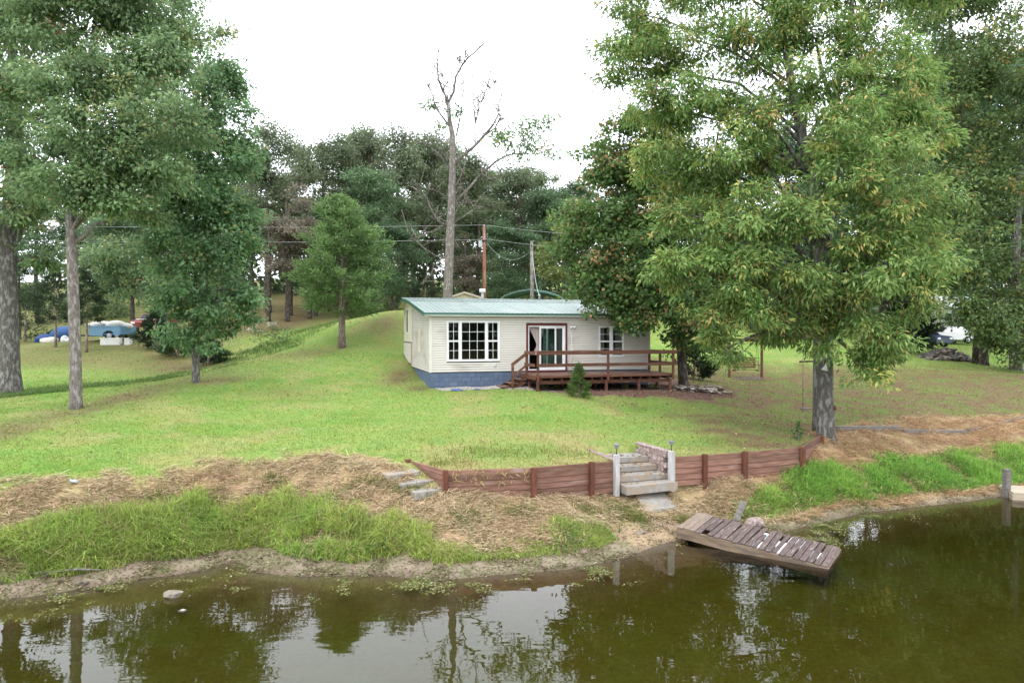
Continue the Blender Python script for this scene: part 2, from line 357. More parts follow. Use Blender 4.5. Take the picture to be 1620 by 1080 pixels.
def hit(px, py):
    """where the sight line through a photo pixel meets the ground"""
    Y = np.linspace(10, 90, 4000); u, v = (px - 810) / F, -(py - 540) / F; dy, dz = CP + SP * v, -SP + CP * v
    X = u * Y / dy; Z = CAMZ + dz * Y / dy; i = int(np.argmax(Z <= ground(X, Y))); return np.array([X[i], Y[i], Z[i]])
def axis(segs):
    o = [segs[0][0]]
    for a, b, st in segs:
        n = max(1, int(round((b - a) / st))); o.extend(list(np.linspace(a, b, n + 1)[1:]))
    return np.array(o)
gx = axis([(-130, -60, 6), (-60, -30, 2), (-30, -14, .6), (-14, -4, .25), (-4, 11.2, .1), (11.2, 17, .25), (17, 30, .6), (30, 60, 2), (60, 130, 6)])
gy = axis([(-95, -55, 5), (-55, -35, 2), (-35, 1, 4), (1, 11, 1.0), (11, 13, .4), (13, 16.6, .16), (16.6, 23.4, .1), (23.4, 34, .3), (34, 50, .6), (50, 90, 1.5), (90, 190, 5)])
GX, GY = np.meshgrid(gx, gy); GZ = ground(GX, GY)

# ------------------------------------------------------------------ what grows where (real ground cover, by place, plus painted shade)
def cover(x, y):
    """weights of cover: lawn, tan (dead sprayed grass), mud, litter, tall, gravel"""
    d = shore_d(x, y); n1 = fbm(x * .55, y * .55, 21); n2 = fbm(x * 1.7, y * 1.7, 33); n3 = fbm(x * .22, y * .3, 41)
    mw = np.interp(x, [-12, -7, -3, 2, 6, 9], [1.25, 1.0, 1.15, 1.15, .9, .55]); mud = sstep(mw, mw - .5, d + (n2 - .5) * .9)
    crest = np.interp(x, [-14, -9, -5, -3, -2.5, 0, 2.7, 4.4, 6.6, 8.7, 10.3, 12, 15, 20, 30], [2.7, 3.3, 4.3, 4.2, 3.5, 3.4, 3.2, 3.0, 3.0, 3.4, 4.6, 5.0, 5.2, 5.8, 6])
    bank = sstep(crest + .5, crest - .2, d + (n2 - .5) * 1.5 + (n1 - .5) * 1.2)
    bank = bank * ~in_poly(x, y, TERR)
    tlo = np.interp(x, [-14, -3, -1.5, 2.3, 3, 5.3, 6.3, 8, 11, 20], [1.9, 1.95, 1.2, 1.15, .2, .2, 1.0, 1.7, 2.3, 2.9])
    tall = sstep(tlo + .55, tlo - .45, d + (n2 - .5) * 1.0 + (n1 - .5) * .7) * sstep(.5, .95, d + (n2 - .5) * .5)
    lit = sstep(3.5, 9.5, x + (n1 - .5) * 6 + (n3 - .5) * 5) * sstep(46, 40, y + (n1 - .5) * 6) * sstep(18, 20, y)
    lit = np.maximum(lit * (.25 + 1.0 * sstep(.40, .60, n2 * .6 + fbm(x * .9, y * 1.6, 97) * .4)), 0)
    # bare brownish strip left of the lawn, along the swale
    sw = np.exp(-((x + 15.0 + (y - 24) * -.10) / 1.3) ** 2) * sstep(18, 20, y) * sstep(36, 30, y) * (n2 * 1.3)
    wood = sstep(-15, -20, x) * sstep(36, 40, y) * .6 + sstep(50, 56, y) * sstep(-40, -14, x) * sstep(20, -2, x) * .40
    for cx, cy, sx, sy, am in ((-5.2, 32.2, .7, 2.4, .9), (-4.0, 29.6, .6, .7, .8), (-7.4, 41, 1.6, 2.2, .8), (-11, 37, 2.2, 1.6, .5), (-9, 27.5, 1.6, .9, .35), (-17, 37.5, 3.0, 2.0, .8), (-19.5, 31, 2.5, .8, .6), (-12.5, 29.5, 1.5, .9, .7)):
        sw = np.maximum(sw, am * np.exp(-((x - cx) / sx) ** 2 - ((y - cy) / sy) ** 2) * (.5 + n2))
    dryl = sstep(.52, .72, n1) * .55 + np.exp(-(((x - 1) / 4) ** 2 + ((y - 21) / 2.2) ** 2)) * .45 + np.exp(-((y - np.interp(x, [-3, .5, 2.7, 4.4, 8.7, 10.3], [17.8, 17.8, 18.7, 19.2, 20.9, 23])) / .9) ** 2) * sstep(-3.2, -2, x) * sstep(10.6, 10, x) * .6
    # gravel/mulch bed in front of the house and under the deck
    a = (x - HX) * HD[0] + (y - HY) * HD[1]; b = (x - HX) * HS[0] + (y - HY) * HS[1]
    front = np.interp(a, [0, 3, 5, 8, 10.5, 12.5], [-.5, -1.0, -2.9, -3.4, -4.1, -3.0])
    grav = sstep(front - .25, front + .25, b + (n2 - .5) * .9) * sstep(.3, .0, b - .2 - np.clip(a - 10.3, 0, 9) * 2) * sstep(.1, .6, a + (n2 - .5)) * sstep(13.6, 12.6, a + (n2 - .5))
    return dict(d=d, mud=mud, bank=bank, tall=tall, lit=np.clip(lit + sw + wood, 0, 1), dry=np.clip(dryl, 0, 1), grav=grav, n1=n1, n2=n2, n3=n3, a=a, b=b)
def mixc(c, t, w): return c * (1 - w[..., None]) + np.asarray(t) * w[..., None]
def ground_col(x, y):
    k = cover(x, y)
    c = np.ones(x.shape + (3,)) * np.array([.180, .262, .060])
    c = mixc(c, (.140, .235, .042), sstep(.45, .7, k['n3']) * .8)
    strp = sstep(.45, .75, fbm(x * .35 + y * .1, y * 2.1 - x * .35, 95)); c = mixc(c, (.25, .275, .09), strp * .45)
    c = mixc(c, (.285, .262, .105), np.clip(k['dry'], 0, 1))
    painted_shade = sstep(4, 10, x) * sstep(46, 40, y); c = mixc(c, (.105, .135, .034), painted_shade * .75); c = mixc(c, (.140, .100, .052), np.clip(k['lit'], 0, 1))  # olive turf with some tree shade painted in, then brown leaf litter
    c = mixc(c, (.34, .24, .135), k['bank'] * .95)
    c = mixc(c, (.10, .12, .035), k['tall'] * .8)
    c = mixc(c, np.array([.235, .188, .135]), k['mud']); c = mixc(c, (.10, .105, .04), k['mud'] * sstep(.52, .66, fbm(x * 2.3, y * 2.3, 87)) * .7)
    c = mixc(c, (.13, .10, .068), k['mud'] * sstep(.30, .05, k['d'] + (k['n2'] - .5) * .3) * .8)
    gcol = np.ones(x.shape + (3,)) * np.array([.26, .215, .185])
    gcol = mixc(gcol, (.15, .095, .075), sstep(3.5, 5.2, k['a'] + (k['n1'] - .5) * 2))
    c = c * (1 - k['grav'][..., None]) + gcol * k['grav'][..., None]
    c = mixc(c, (.060, .046, .038), sstep(3.9, 4.3, k['a']) * sstep(10.5, 10.1, k['a']) * sstep(-2.5, -2.1, k['b']) * sstep(.3, .1, k['b']) * .85)     # under-deck shade painted into the soil colour
    under = sstep(.05, -.35, k['d'])
    c = mixc(c, (.125, .090, .045), under); c = mixc(c, (.17, .158, .056), sstep(-.6, -2.0, k['d']))
    sand = sstep(1.15, .6, np.hypot((x - 3.5) * .85, y - 16.65) + (k['n2'] - .5) * .5) * sstep(-.1, .2, k['d']); c = mixc(c, (.33, .235, .15), sand)
    return c

me = bpy.data.meshes.new('ground'); ny, nx = GX.shape
co = np.stack([GX, GY, GZ], -1).reshape(-1, 3)
idx = np.arange(ny * nx).reshape(ny, nx); q = np.stack([idx[:-1, :-1], idx[:-1, 1:], idx[1:, 1:], idx[1:, :-1]], -1).reshape(-1, 4)
me.vertices.add(len(co)); me.vertices.foreach_set('co', co.astype(np.float32).ravel())
me.loops.add(q.size); me.loops.foreach_set('vertex_index', q.astype(np.int32).ravel())
me.polygons.add(len(q)); me.polygons.foreach_set('loop_start', np.arange(0, q.size, 4, dtype=np.int32))
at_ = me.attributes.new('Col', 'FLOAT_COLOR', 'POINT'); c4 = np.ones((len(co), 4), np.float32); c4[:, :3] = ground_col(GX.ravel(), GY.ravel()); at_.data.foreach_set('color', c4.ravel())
me.polygons.foreach_set('use_smooth', np.ones(len(q), bool))
def ground_mat():
    m = bpy.data.materials.new('earth_and_turf'); m.use_nodes = True; n = m.node_tree.nodes; l = m.node_tree.links
    p = n['Principled BSDF']; p.inputs['Roughness'].default_value = .95; p.inputs['Specular IOR Level'].default_value = .1
    a = n.new('ShaderNodeAttribute'); a.attribute_name = 'Col'; tc = n.new('ShaderNodeTexCoord')
    n1 = n.new('ShaderNodeTexNoise'); n1.inputs['Scale'].default_value = 9; n1.inputs['Detail'].default_value = 8; n1.inputs['Roughness'].default_value = .7
    n2 = n.new('ShaderNodeTexNoise'); n2.inputs['Scale'].default_value = 1.3; n2.inputs['Detail'].default_value = 6
    l.new(tc.outputs['Object'], n1.inputs['Vector']); l.new(tc.outputs['Object'], n2.inputs['Vector'])
    r1 = n.new('ShaderNodeMapRange'); r1.inputs['From Min'].default_value = .3; r1.inputs['From Max'].default_value = .7; r1.inputs['To Min'].default_value = .80; r1.inputs['To Max'].default_value = 1.2
    l.new(n1.outputs['Fac'], r1.inputs['Value'])
    h1 = n.new('ShaderNodeHueSaturation'); l.new(a.outputs['Color'], h1.inputs['Color']); l.new(r1.outputs[0], h1.inputs['Value'])
    r2 = n.new('ShaderNodeMapRange'); r2.inputs['From Min'].default_value = .3; r2.inputs['From Max'].default_value = .7; r2.inputs['To Min'].default_value = .475; r2.inputs['To Max'].default_value = .525
    l.new(n2.outputs['Fac'], r2.inputs['Value']); l.new(r2.outputs[0], h1.inputs['Hue'])
    l.new(h1.outputs[0], p.inputs['Base Color'])
    b = n.new('ShaderNodeBump'); b.inputs['Strength'].default_value = .6; b.inputs['Distance'].default_value = .03
    l.new(n1.outputs['Fac'], b.inputs['Height']); l.new(b.outputs[0], p.inputs['Normal']); return m
me.materials.append(ground_mat()); me.update(calc_edges=True)
tag(mo('ground', me), 'grassy bank and lawn rising from the pond', kind='structure')

# pond water: closed body, murky by absorption
def water_mat():
    m = bpy.data.materials.new('pond_water'); m.use_nodes = True; n = m.node_tree.nodes; l = m.node_tree.links
    n.remove(n['Principled BSDF'])
    g = n.new('ShaderNodeBsdfGlossy'); g.inputs['Roughness'].default_value = .012
    t = n.new('ShaderNodeBsdfTransparent'); fr = n.new('ShaderNodeFresnel'); fr.inputs['IOR'].default_value = 1.5
    mx = n.new('ShaderNodeMixShader'); l.new(fr.outputs[0], mx.inputs[0]); l.new(t.outputs[0], mx.inputs[1]); l.new(g.outputs[0], mx.inputs[2])
    tc = n.new('ShaderNodeTexCoord'); mp = n.new('ShaderNodeMapping'); mp.inputs['Scale'].default_value = (1.0, 1.8, 1); l.new(tc.outputs['Object'], mp.inputs[0])
    no = n.new('ShaderNodeTexNoise'); no.inputs['Scale'].default_value = 1.6; no.inputs['Detail'].default_value = 2; l.new(mp.outputs[0], no.inputs['Vector'])
    b = n.new('ShaderNodeBump'); b.inputs['Strength'].default_value = .35; b.inputs['Distance'].default_value = .006; l.new(no.outputs['Fac'], b.inputs['Height'])
    l.new(b.outputs[0], g.inputs['Normal']); l.new(b.outputs[0], fr.inputs['Normal'])
    va = n.new('ShaderNodeVolumeAbsorption'); va.inputs['Color'].default_value = (.60, .60, .20, 1); va.inputs['Density'].default_value = 1.85
    l.new(mx.outputs[0], n['Material Output'].inputs['Surface']); l.new(va.outputs[0], n['Material Output'].inputs['Volume']); return m
tag(MB().box(-129, 129, -60, 40, -3.0, 0.0)  .build('water', water_mat()), 'calm murky green pond water', kind='structure')

# ------------------------------------------------------------------ the house
HOUSE = thing('lake_house', 'cream sided single storey cottage with green metal roof and blue block base', 'house', (HX, HY, HZ), ROT)
SB, ST = .74, 3.17                      # siding bottom and top (local z)
OPEN = [(.72, 3.09, 1.20, 2.97), (4.30, 6.24, .70, 2.85), (7.78, 9.04, 1.33, 2.76)]
def lap_rows(m, z0, z1, spans, put):
    z = z0; st = .1016
    while z < z1 - .01:
        t = min(z + st, z1)
        for a, b in spans(z, t):
            if b - a > .02: put(m, a, b, z, t)
        z = t
def spans_front(z, t):
    cuts = [(a, b) for a, b, c, d in OPEN if t > c + .02 and z < d - .02]; x = 0.0; o = []
    for a, b in cuts: o.append((x, a)); x = b
    o.append((x, 10.35)); return o
LG = .028                                # height of the shadow groove under each lap
def put_front(m, a, b, z, t): m.add([(a, -.032, z + LG), (b, -.032, z + LG), (b, -.014, t), (a, -.014, t), (a, .022, z + LG), (b, .022, z + LG), (a, .022, z), (b, .022, z), (a, -.014, z), (b, -.014, z)], [(0, 1, 2, 3), (4, 5, 1, 0), (6, 7, 5, 4), (8, 9, 7, 6)])
fw = MB(); lap_rows(fw, SB, ST, spans_front, put_front); fw.build('front_siding', M_SIDING, HOUSE)
def roofz(y): return np.interp(y, [-.3, 4.6, 7.1, 8.9], [3.28, 3.98, 4.22, 3.88])
def spans_side(z, t):
    y0 = 0.0 if t <= ST else (t - ST) / .143
    return [(y0, 5.4)] if y0 < 5.4 else []
def put_side(m, a, b, z, t): m.add([(-.032, b, z + LG), (-.032, a, z + LG), (-.014, a, t), (-.014, b, t), (.022, b, z + LG), (.022, a, z + LG), (.022, b, z), (.022, a, z), (-.014, b, z), (-.014, a, z)], [(0, 1, 2, 3), (4, 5, 1, 0), (6, 7, 5, 4), (8, 9, 7, 6)])
sw = MB(); lap_rows(sw, SB, 3.92, spans_side, put_side); sw.build('side_siding', M_SIDING, HOUSE)
MB().box(10.30, 10.35, .012, 8.6, SB, 3.1).build('far_side_wall', M_SIDING, HOUSE)
MB().add([(0, 8.6, .3), (10.35, 8.6, .3), (10.35, 8.6, 3.85), (0, 8.6, 3.85)], [(0, 1, 2, 3)]).build('rear_wall', M_CREAM, HOUSE)
# corner boards
c_ = MB(); c_.box(-.040, .10, -.042, -.008, SB, ST); c_.box(-.042, -.008, -.007, .09, SB, ST); c_.build('corner_board', M_SIDING, HOUSE)
c_ = MB(); c_.box(10.25, 10.378, -.042, -.008, SB, ST); c_.build('corner_board', M_SIDING, HOUSE)
# cream rear addition with lower access panel
MB().add([(-.03, 8.6, 1.95), (-.03, 5.4, 1.95), (-.03, 5.4, 3.93), (-.03, 7.1, 4.17), (-.03, 8.6, 3.9)], [(0, 1, 2, 3, 4)]).build('addition_wall', M_CREAM, HOUSE)
MB().box(-.05, 0.0, 5.55, 8.6, .9, 1.93).build('skirting_panel', M_SIDING, HOUSE)
MB().box(-.07, .0, 5.4, 5.55, .5, 1.93).build('skirting_post', mat('rusty_skirt', (.34, .20, .14), (.55, .40, .32), 6, .8), HOUSE)
MB().box(-.06, -.02, 5.4, 8.62, 1.93, 1.97).build('skirting_cap', M_BLACK, HOUSE)
wn = MB().box(-.05, -.02, 6.55, 7.55, 2.35, 3.75).build('narrow_window', M_TRIMW, HOUSE)
MB().box(-.056, -.03, 6.72, 7.38, 2.48, 3.62).build('pane', M_GLASS, wn)
MB().box(-.065, -.02, 2.55, 2.95, 1.55, 2.65).build('shutter_board', M_CREAM, HOUSE)
# foundation of painted blocks
FND = MB().box(.03, 10.3, .035, .2, -.3, SB - .02).build('foundation', mat('mortar_blue', (.08, .13, .22), (.10, .15, .25), 6, .9), HOUSE)
MB().box(.035, .2, .2, 5.4, -.3, SB - .02).build('side_backing', MATS['mortar_blue'], FND)
bm_front = MB().bbox(.003, .400, .012, .06, .003, .198, .006).mesh('block', M_BLUEB)
bm_side = MB().bbox(.012, .06, .003, .400, .003, .198, .006).mesh('block', M_BLUEB)
for r in range(4):
    z = SB - .02 - .2 * (r + 1); o = .2 * (r % 2)
    for i in range(26):
        x = i * .403 + (o if i else 0)
        if x + .4 <= 10.36: mo('block', bm_front, FND, (x, 0, z))
    for i in range(13): mo('block', bm_side, FND, (0, .06 + i * .403 + o, z))
# windows
def frame(m, x0, x1, z0, z1, t, y0, y1):
    m.box(x0, x1, y0, y1, z1 - t, z1); m.box(x0, x1, y0, y1, z0, z0 + t); m.box(x0, x0 + t, y0, y1, z0 + t, z1 - t); m.box(x1 - t, x1, y0, y1, z0 + t, z1 - t)
def sash(par, x0, x1, z0, z1, nx_, nz_, y, t=.035, mt=.018, glass=M_GLASS):
    m = MB(); frame(m, x0, x1, z0, z1, t, y - .02, y + .03); m.build('sash', M_TRIMW, par)
    w_ = (x1 - x0 - 2 * t) / nx_; h_ = (z1 - z0 - 2 * t) / nz_; mm = MB()
    for i in range(1, nx_): mm.box(x0 + t + i * w_ - mt / 2, x0 + t + i * w_ + mt / 2, y - .008, y + .012, z0 + t, z1 - t)
    for j in range(1, nz_): mm.box(x0 + t, x1 - t, y - .010, y + .010, z0 + t + j * h_ - mt / 2, z0 + t + j * h_ + mt / 2)
    if mm.v: mm.build('muntin', M_TRIMW, par)
    pm = MB().add([(0, 0, 0), (w_ - mt, 0, 0), (w_ - mt, 0, h_ - mt), (0, 0, h_ - mt)], [(0, 1, 2, 3)]).mesh('pane', glass)
    for i in range(nx_):
        for j in range(nz_): mo('pane', pm, par, (x0 + t + i * w_ + mt / 2, y + .004, z0 + t + j * h_ + mt / 2))
a, b, c, d = OPEN[0]
W1 = MB(); frame(W1, a, b, c, d, .06, -.045, .05); W1.box(a + .06 + .50, a + .06 + .58, -.045, .05, c + .06, d - .06); W1.box(b - .06 - .58, b - .06 - .50, -.045, .05, c + .06, d - .06)
W1 = W1.build('window', M_TRIMW, HOUSE); zm = (c + d) / 2
for x0, x1 in ((a + .06, a + .56), (b - .56, b - .06)):
    sash(W1, x0, x1, zm, d - .06, 2, 2, .012); sash(W1, x0, x1, c + .06, zm, 2, 2, -.012)
sash(W1, a + .64, b - .64, c + .06, d - .06, 3, 4, .0, .03)
a, b, c, d = OPEN[2]
W2 = MB(); frame(W2, a, b, c, d, .055, -.045, .05); W2.box((a + b) / 2 - .05, (a + b) / 2 + .05, -.045, .05, c + .055, d - .055); W2 = W2.build('window', M_TRIMW, HOUSE); zm = (c + d) / 2
for x0, x1 in ((a + .055, (a + b) / 2 - .05), ((a + b) / 2 + .05, b - .055)):
    sash(W2, x0, x1, zm, d - .055, 1, 2, .012); sash(W2, x0, x1, c + .055, zm, 1, 2, -.012)
# sliding door
a, b, c, d = OPEN[1]
DR = MB(); DR.box(a, a + .09, -.05, .05, c, d); DR.box(b - .09, b, -.05, .05, c, d); DR.box(a + .09, b - .09, -.05, .05, d - .09, d); DR.box(a + .09, b - .09, -.05, .05, c, c + .07)
DR = DR.build('sliding_door', M_MAROON, HOUSE)
m = MB(); frame(m, a + .09, b - .09, c + .07, d - .09, .05, -.03, .07); m.build('door_frame', M_TRIMW, DR)
for x0, x1, y in ((a + .62, b - .52, -.005), (b - .98, b - .14, .035)):
    m = MB(); frame(m, x0, x1, c + .12, d - .14, .075, y - .02, y + .02); m.build('door_panel', M_TRIMW, DR)
    MB().add([(x0 + .07, y, c + .19), (x1 - .07, y, c + .19), (x1 - .07, y, d - .21), (x0 + .07, y, d - .21)], [(0, 1, 2, 3)]).build('pane', M_GLASS, DR)
# interior seen through the glass
ROOM = MB(); ROOM.box(.1, 10.2, .2, 5.3, .66, .69); ROOM.build('room_floor', M_INTF, HOUSE)
MB().add([(.1, 4.6, .7), (10.2, 4.6, .7), (10.2, 4.6, 3.1), (.1, 4.6, 3.1)], [(0, 1, 2, 3)]).build('room_wall', M_INT, HOUSE)
MB().add([(.1, .15, 3.1), (10.2, .15, 3.1), (10.2, 5.3, 3.1), (.1, 5.3, 3.1)], [(0, 1, 2, 3)]).build('room_ceiling', M_INT, HOUSE)
GW = MB().box(5.42, 7.1, .95, 1.05, .69, 3.09).build('green_room_wall', M_INTG, HOUSE)
MB().box(5.45, 5.70, .92, .945, 1.95, 2.30).build('picture_frame', mat('aqua_frame', (.30, .62, .52), (.34, .66, .56), 4, .6), GW)
MB().box(5.52, 5.63, .905, .915, 2.07, 2.19).build('picture_print', M_BLACK, GW)
MB().box(5.78, 5.90, .93, .945, 1.65, 1.95).build('paper_notice', M_TRIMW, GW)
def curtain(xa, xb, ztop, zbot, y, pinch=None, n=28):
    m = MB(); vs = []; fs = []; K = 14
    for j in range(K):
        t = j / (K - 1); z = ztop + (zbot - ztop) * t
        lo, hi = xa, xb
        if pinch: pl, ph, pz = pinch; tt = 1 - min(1, abs(z - pz) / (ztop - pz)) if z > pz else 1 - min(1, (pz - z) / (pz - zbot)) * .6; lo = xa + (pl - xa) * tt ** .8; hi = xb + (ph - xb) * tt ** .8
        for i in range(n): x = lo + (hi - lo) * i / (n - 1); vs.append((x, y + .025 * math.sin(i * 1.9) * (hi - lo) / max(.1, xb - xa), z))
    for j in range(K - 1):
        for i in range(n - 1): fs.append((j * n + i, j * n + i + 1, (j + 1) * n + i + 1, (j + 1) * n + i))
    return m.add(vs, fs, True)
a, b, c, d = OPEN[1]
curtain(a + .12, a + .66, d - .13, 1.45, .16, (a + .56, a + .64, 1.9)).build('curtain', M_CURT, DR)
curtain(a + .66, a + .98, d - .13, 1.55, .16, (a + .64, a + .70, 1.9)).build('curtain', M_CURT, DR)
curtain(b - .40, b - .14, d - .13, c + .2, .16).build('curtain', mat('grey_curtain', (.22, .22, .20), (.34, .33, .30), 30, .9, .0, (1, .05, .02)), DR)
a, b, c, d = OPEN[2]
for x0, x1 in ((a + .06, a + .34), (b - .36, b - .06)): curtain(x0, x1, d - .05, c + .05, .14).build('curtain', M_CURT, W2)
# soffit, fascia, roof
MB().box(-.28, 10.63, -.28, -.0, ST, ST + .02).build('soffit', M_CREAM, HOUSE)
MB().box(-.29, 10.64, -.30, -.285, ST + .0, ST + .055).build('fascia', M_TRIMW, HOUSE)
RF = MB().box(-.31, 10.66, -.315, -.30, ST + .035, ST + .125).build('roof', M_RTRIM, HOUSE)
def panel_mesh(y0, z0, y1, z1, wdt=.9125, ribs=4):
    xs = []; p = wdt / ribs
    for r in range(ribs): xs += [(r * p, 0), (r * p + .012, .022), (r * p + .034, .022), (r * p + .046, 0), (r * p + .095, 0), (r * p + .10, .004), (r * p + .135, .004), (r * p + .14, 0)]
    xs.append((wdt, 0)); m = MB(); n = len(xs)
    K = 6
    vs = [(x, y0 + (y1 - y0) * k / K, z0 + (z1 - z0) * k / K + h) for k in range(K + 1) for x, h in xs]
    fs = [(k * n + i, k * n + i + 1, (k + 1) * n + i + 1, (k + 1) * n + i) for k in range(K) for i in range(n - 1)]
    return m.add(vs, fs).mesh('roof_panel', M_ROOF)
p1 = panel_mesh(-.33, 3.295, 4.6, 3.995); p2 = panel_mesh(4.56, 4.005, 7.1, 4.235); p3 = panel_mesh(8.95, 3.87, 7.06, 4.24)
for i in range(12):
    for pm in (p1, p2, p3): mo('roof_panel', pm, RF, (-.30 + i * .9125, 0, .004 * (i % 2)))
rc = MB()
for (ya, za), (yb, zb) in (((6.95, 4.255), (7.1, 4.285)), ((7.1, 4.285), (7.25, 4.255))): rc.hexa([(-.32, ya, za - .01), (10.67, ya, za - .01), (10.67, yb, zb - .01), (-.32, yb, zb - .01), (-.32, ya, za), (10.67, ya, za), (10.67, yb, zb), (-.32, yb, zb)])
rc.build('ridge_cap', M_ROOF, RF)
for pts in (((-.33, 3.26), (4.6, 3.96), (7.1, 4.20), (8.95, 3.84)),):
    m = MB()
    for (ya, za), (yb, zb) in zip(pts[:-1], pts[1:]): m.hexa([(-.33, ya, za - .09), (-.30, ya, za - .09), (-.30, yb, zb - .09), (-.33, yb, zb - .09), (-.33, ya, za + .065), (-.30, ya, za + .065), (-.30, yb, zb + .065), (-.33, yb, zb + .065)])
    m.build('rake_trim', M_RTRIM, RF)
    m = MB()
    for (ya, za), (yb, zb) in zip(pts[:-1], pts[1:]): m.add([(-.30, ya, za - .06), (-.0, ya, za - .06), (-.0, yb, zb - .06), (-.30, yb, zb - .06)], [(0, 1, 2, 3)])
    m.build('rake_soffit', M_CREAM, RF)
VP = MB().tube([(3.9, 6.6, 4.1), (3.9, 6.6, 4.62)], [.07, .07], 12).build('vent_pipe', M_METAL, RF); MB().lathe([(.15, 0), (.17, .03), (.17, .16), (.15, .18)], (3.9, 6.6, 4.6), 14).build('vent_cap', M_TRIMW, VP)
MB().lathe([(.05, 0), (.05, .25), (.07, .26), (.05, .34)], (7.2, 6.9, 4.22), 10).build('vent_pipe', M_METAL, RF)
FL = MB().box(6.42, 6.50, -.08, -.02, 2.66, 2.74); FL.tube([(6.40, -.10, 2.72), (6.36, -.2, 2.68)], [.04, .055], 10); FL.tube([(6.52, -.10, 2.72), (6.58, -.2, 2.68)], [.04, .055], 10)
FL.build('flood_light', M_TRIMW, HOUSE); MB().tube([(6.46, -.035, 2.66), (6.46, -.035, .78)], [.014, .014], 8).build('conduit', M_TRIMW, HOUSE)
MB().box(6.42, 6.50, -.07, -.02, 1.62, 1.74).build('switch_box', M_TRIMW, HOUSE)
m = MB().lathe([(.075, 0), (.075, .02), (.04, .03)], (0, 0, 0), 14); o = m.build('hose_bib', M_METAL, HOUSE); o.location = (2.86, -.022, 1.0); o.rotation_euler = (math.pi / 2, 0, 0)

# ------------------------------------------------------------------ the deck
DECK = thing('wooden_deck', 'red brown stained wooden deck with railing and side stairs along the house front', 'deck', (HX, HY, HZ), ROT)
DX0, DX1, DY = 4.02, 10.32, -2.3; DZ = .675
bdm = MB().bbox(0, DX1 - DX0, 0, .138, -.035, 0, .005).mesh('deck_board', M_DECKT)
for i in range(16): mo('deck_board', bdm, DECK, (DX0, DY + .0 + i * .1435, DZ + random.uniform(-.002, .002)))
MB().bbox(DX0 - .03, DX1 + .02, DY - .045, DY - .004, DZ - .10, DZ - .004).build('rim_board', M_DECKW, DECK)
MB().bbox(DX0 - .045, DX0 - .004, DY, -.05, DZ - .19, DZ - .004).build('end_board', M_DECKW, DECK); MB().bbox(DX1 + .004, DX1 + .045, DY, -.05, DZ - .19, DZ - .004).build('end_board', M_DECKW, DECK)
jm = MB().box(-.02, .02, DY + .01, -.06, DZ - .225, DZ - .038).mesh('joist', M_DECKW)
for i in range(14): mo('joist', jm, DECK, (DX0 + .25 + i * .45, 0, 0))
for y in (DY + .09, -1.1): MB().bbox(DX0 + .05, DX1 - .03, y, y + .06, DZ - .37, DZ - .23).build('beam', M_DECKW, DECK)
lgm = MB().bbox(-.055, .055, -.055, .055, -.75, .0, .008).mesh('support_post', M_DECKW)
for i, x in enumerate((4.12, 5.65, 7.18, 8.7, 10.2)):
    mo('support_post', lgm, DECK, (x, DY + .06, DZ - .235)); mo('support_post', lgm, DECK, (x, -1.05, DZ - .375))
def rpost(x, y, z1=1.62, z0=.42): return MB().bbox(x - .045, x + .045, y - .045, y + .045, z0, z1, .006).build('rail_post', M_DECKW, DECK)
rpost(DX0 + .06, DY - .09); rpost(DX0 - .04, -1.12, 1.60, DZ); rpost(7.2, DY - .09); rpost(DX1 - .05, DY - .09); rpost(DX1 + .0, -1.1, 1.6, DZ); rpost(DX1 - .02, -.1, 1.6, DZ)
for z in (1.60, 1.10):
    MB().bbox(DX0 - .02, DX1 + .12, DY - .175, DY - .137, z - .065, z + .065, .005).build('rail', M_DECKW, DECK)
    MB().bbox(DX0 - .125, DX0 - .088, DY - .16, -1.06, z - .065, z + .065, .005).build('rail', M_DECKW, DECK)
    MB().bbox(DX1 + .05, DX1 + .088, DY - .13, -.05, z - .065, z + .065, .005).build('rail', M_DECKW, DECK)
MB().bbox(DX0 - .13, DX1 + .13, DY - .185, DY - .05, 1.667, 1.70, .004).build('rail_cap', M_DECKW, DECK)
for i, (x, z) in enumerate(((3.64, .46), (3.26, .30), (2.88, .15))):
    MB().bbox(x, x + .34, -1.14, -.15, z - .04, z, .006).build('stair_tread', M_DECKT, DECK)
for y in (-1.05, -.22): MB().hexa([(2.93, y, -.12), (3.15, y, -.12), (3.15, y + .045, -.12), (2.93, y + .045, -.12), (2.93, y, .105), (3.97, y, .56), (3.97, y + .045, .56), (2.93, y + .045, .105)]).add([(3.15, y, -.12), (3.97, y, .28), (3.97, y, .56), (3.15, y, .2), (3.15, y + .045, -.12), (3.97, y + .045, .28), (3.97, y + .045, .56), (3.15, y + .045, .2)], [(0, 1, 2, 3), (7, 6, 5, 4), (0, 4, 5, 1), (1, 5, 6, 2)]).build('stringer', M_DECKW, DECK)
MB().bbox(3.29, 3.39, -1.24, -1.145, -.1, 1.09, .006).build('rail_post', M_DECKW, DECK)
MB().beam((3.30, -1.19, 1.07), (3.98, -1.19, 1.58), .05, .13).build('stair_rail', M_DECKW, DECK); MB().beam((3.38, -1.19, .62), (3.98, -1.19, 1.08), .045, .09).build('stair_rail', M_DECKW, DECK)

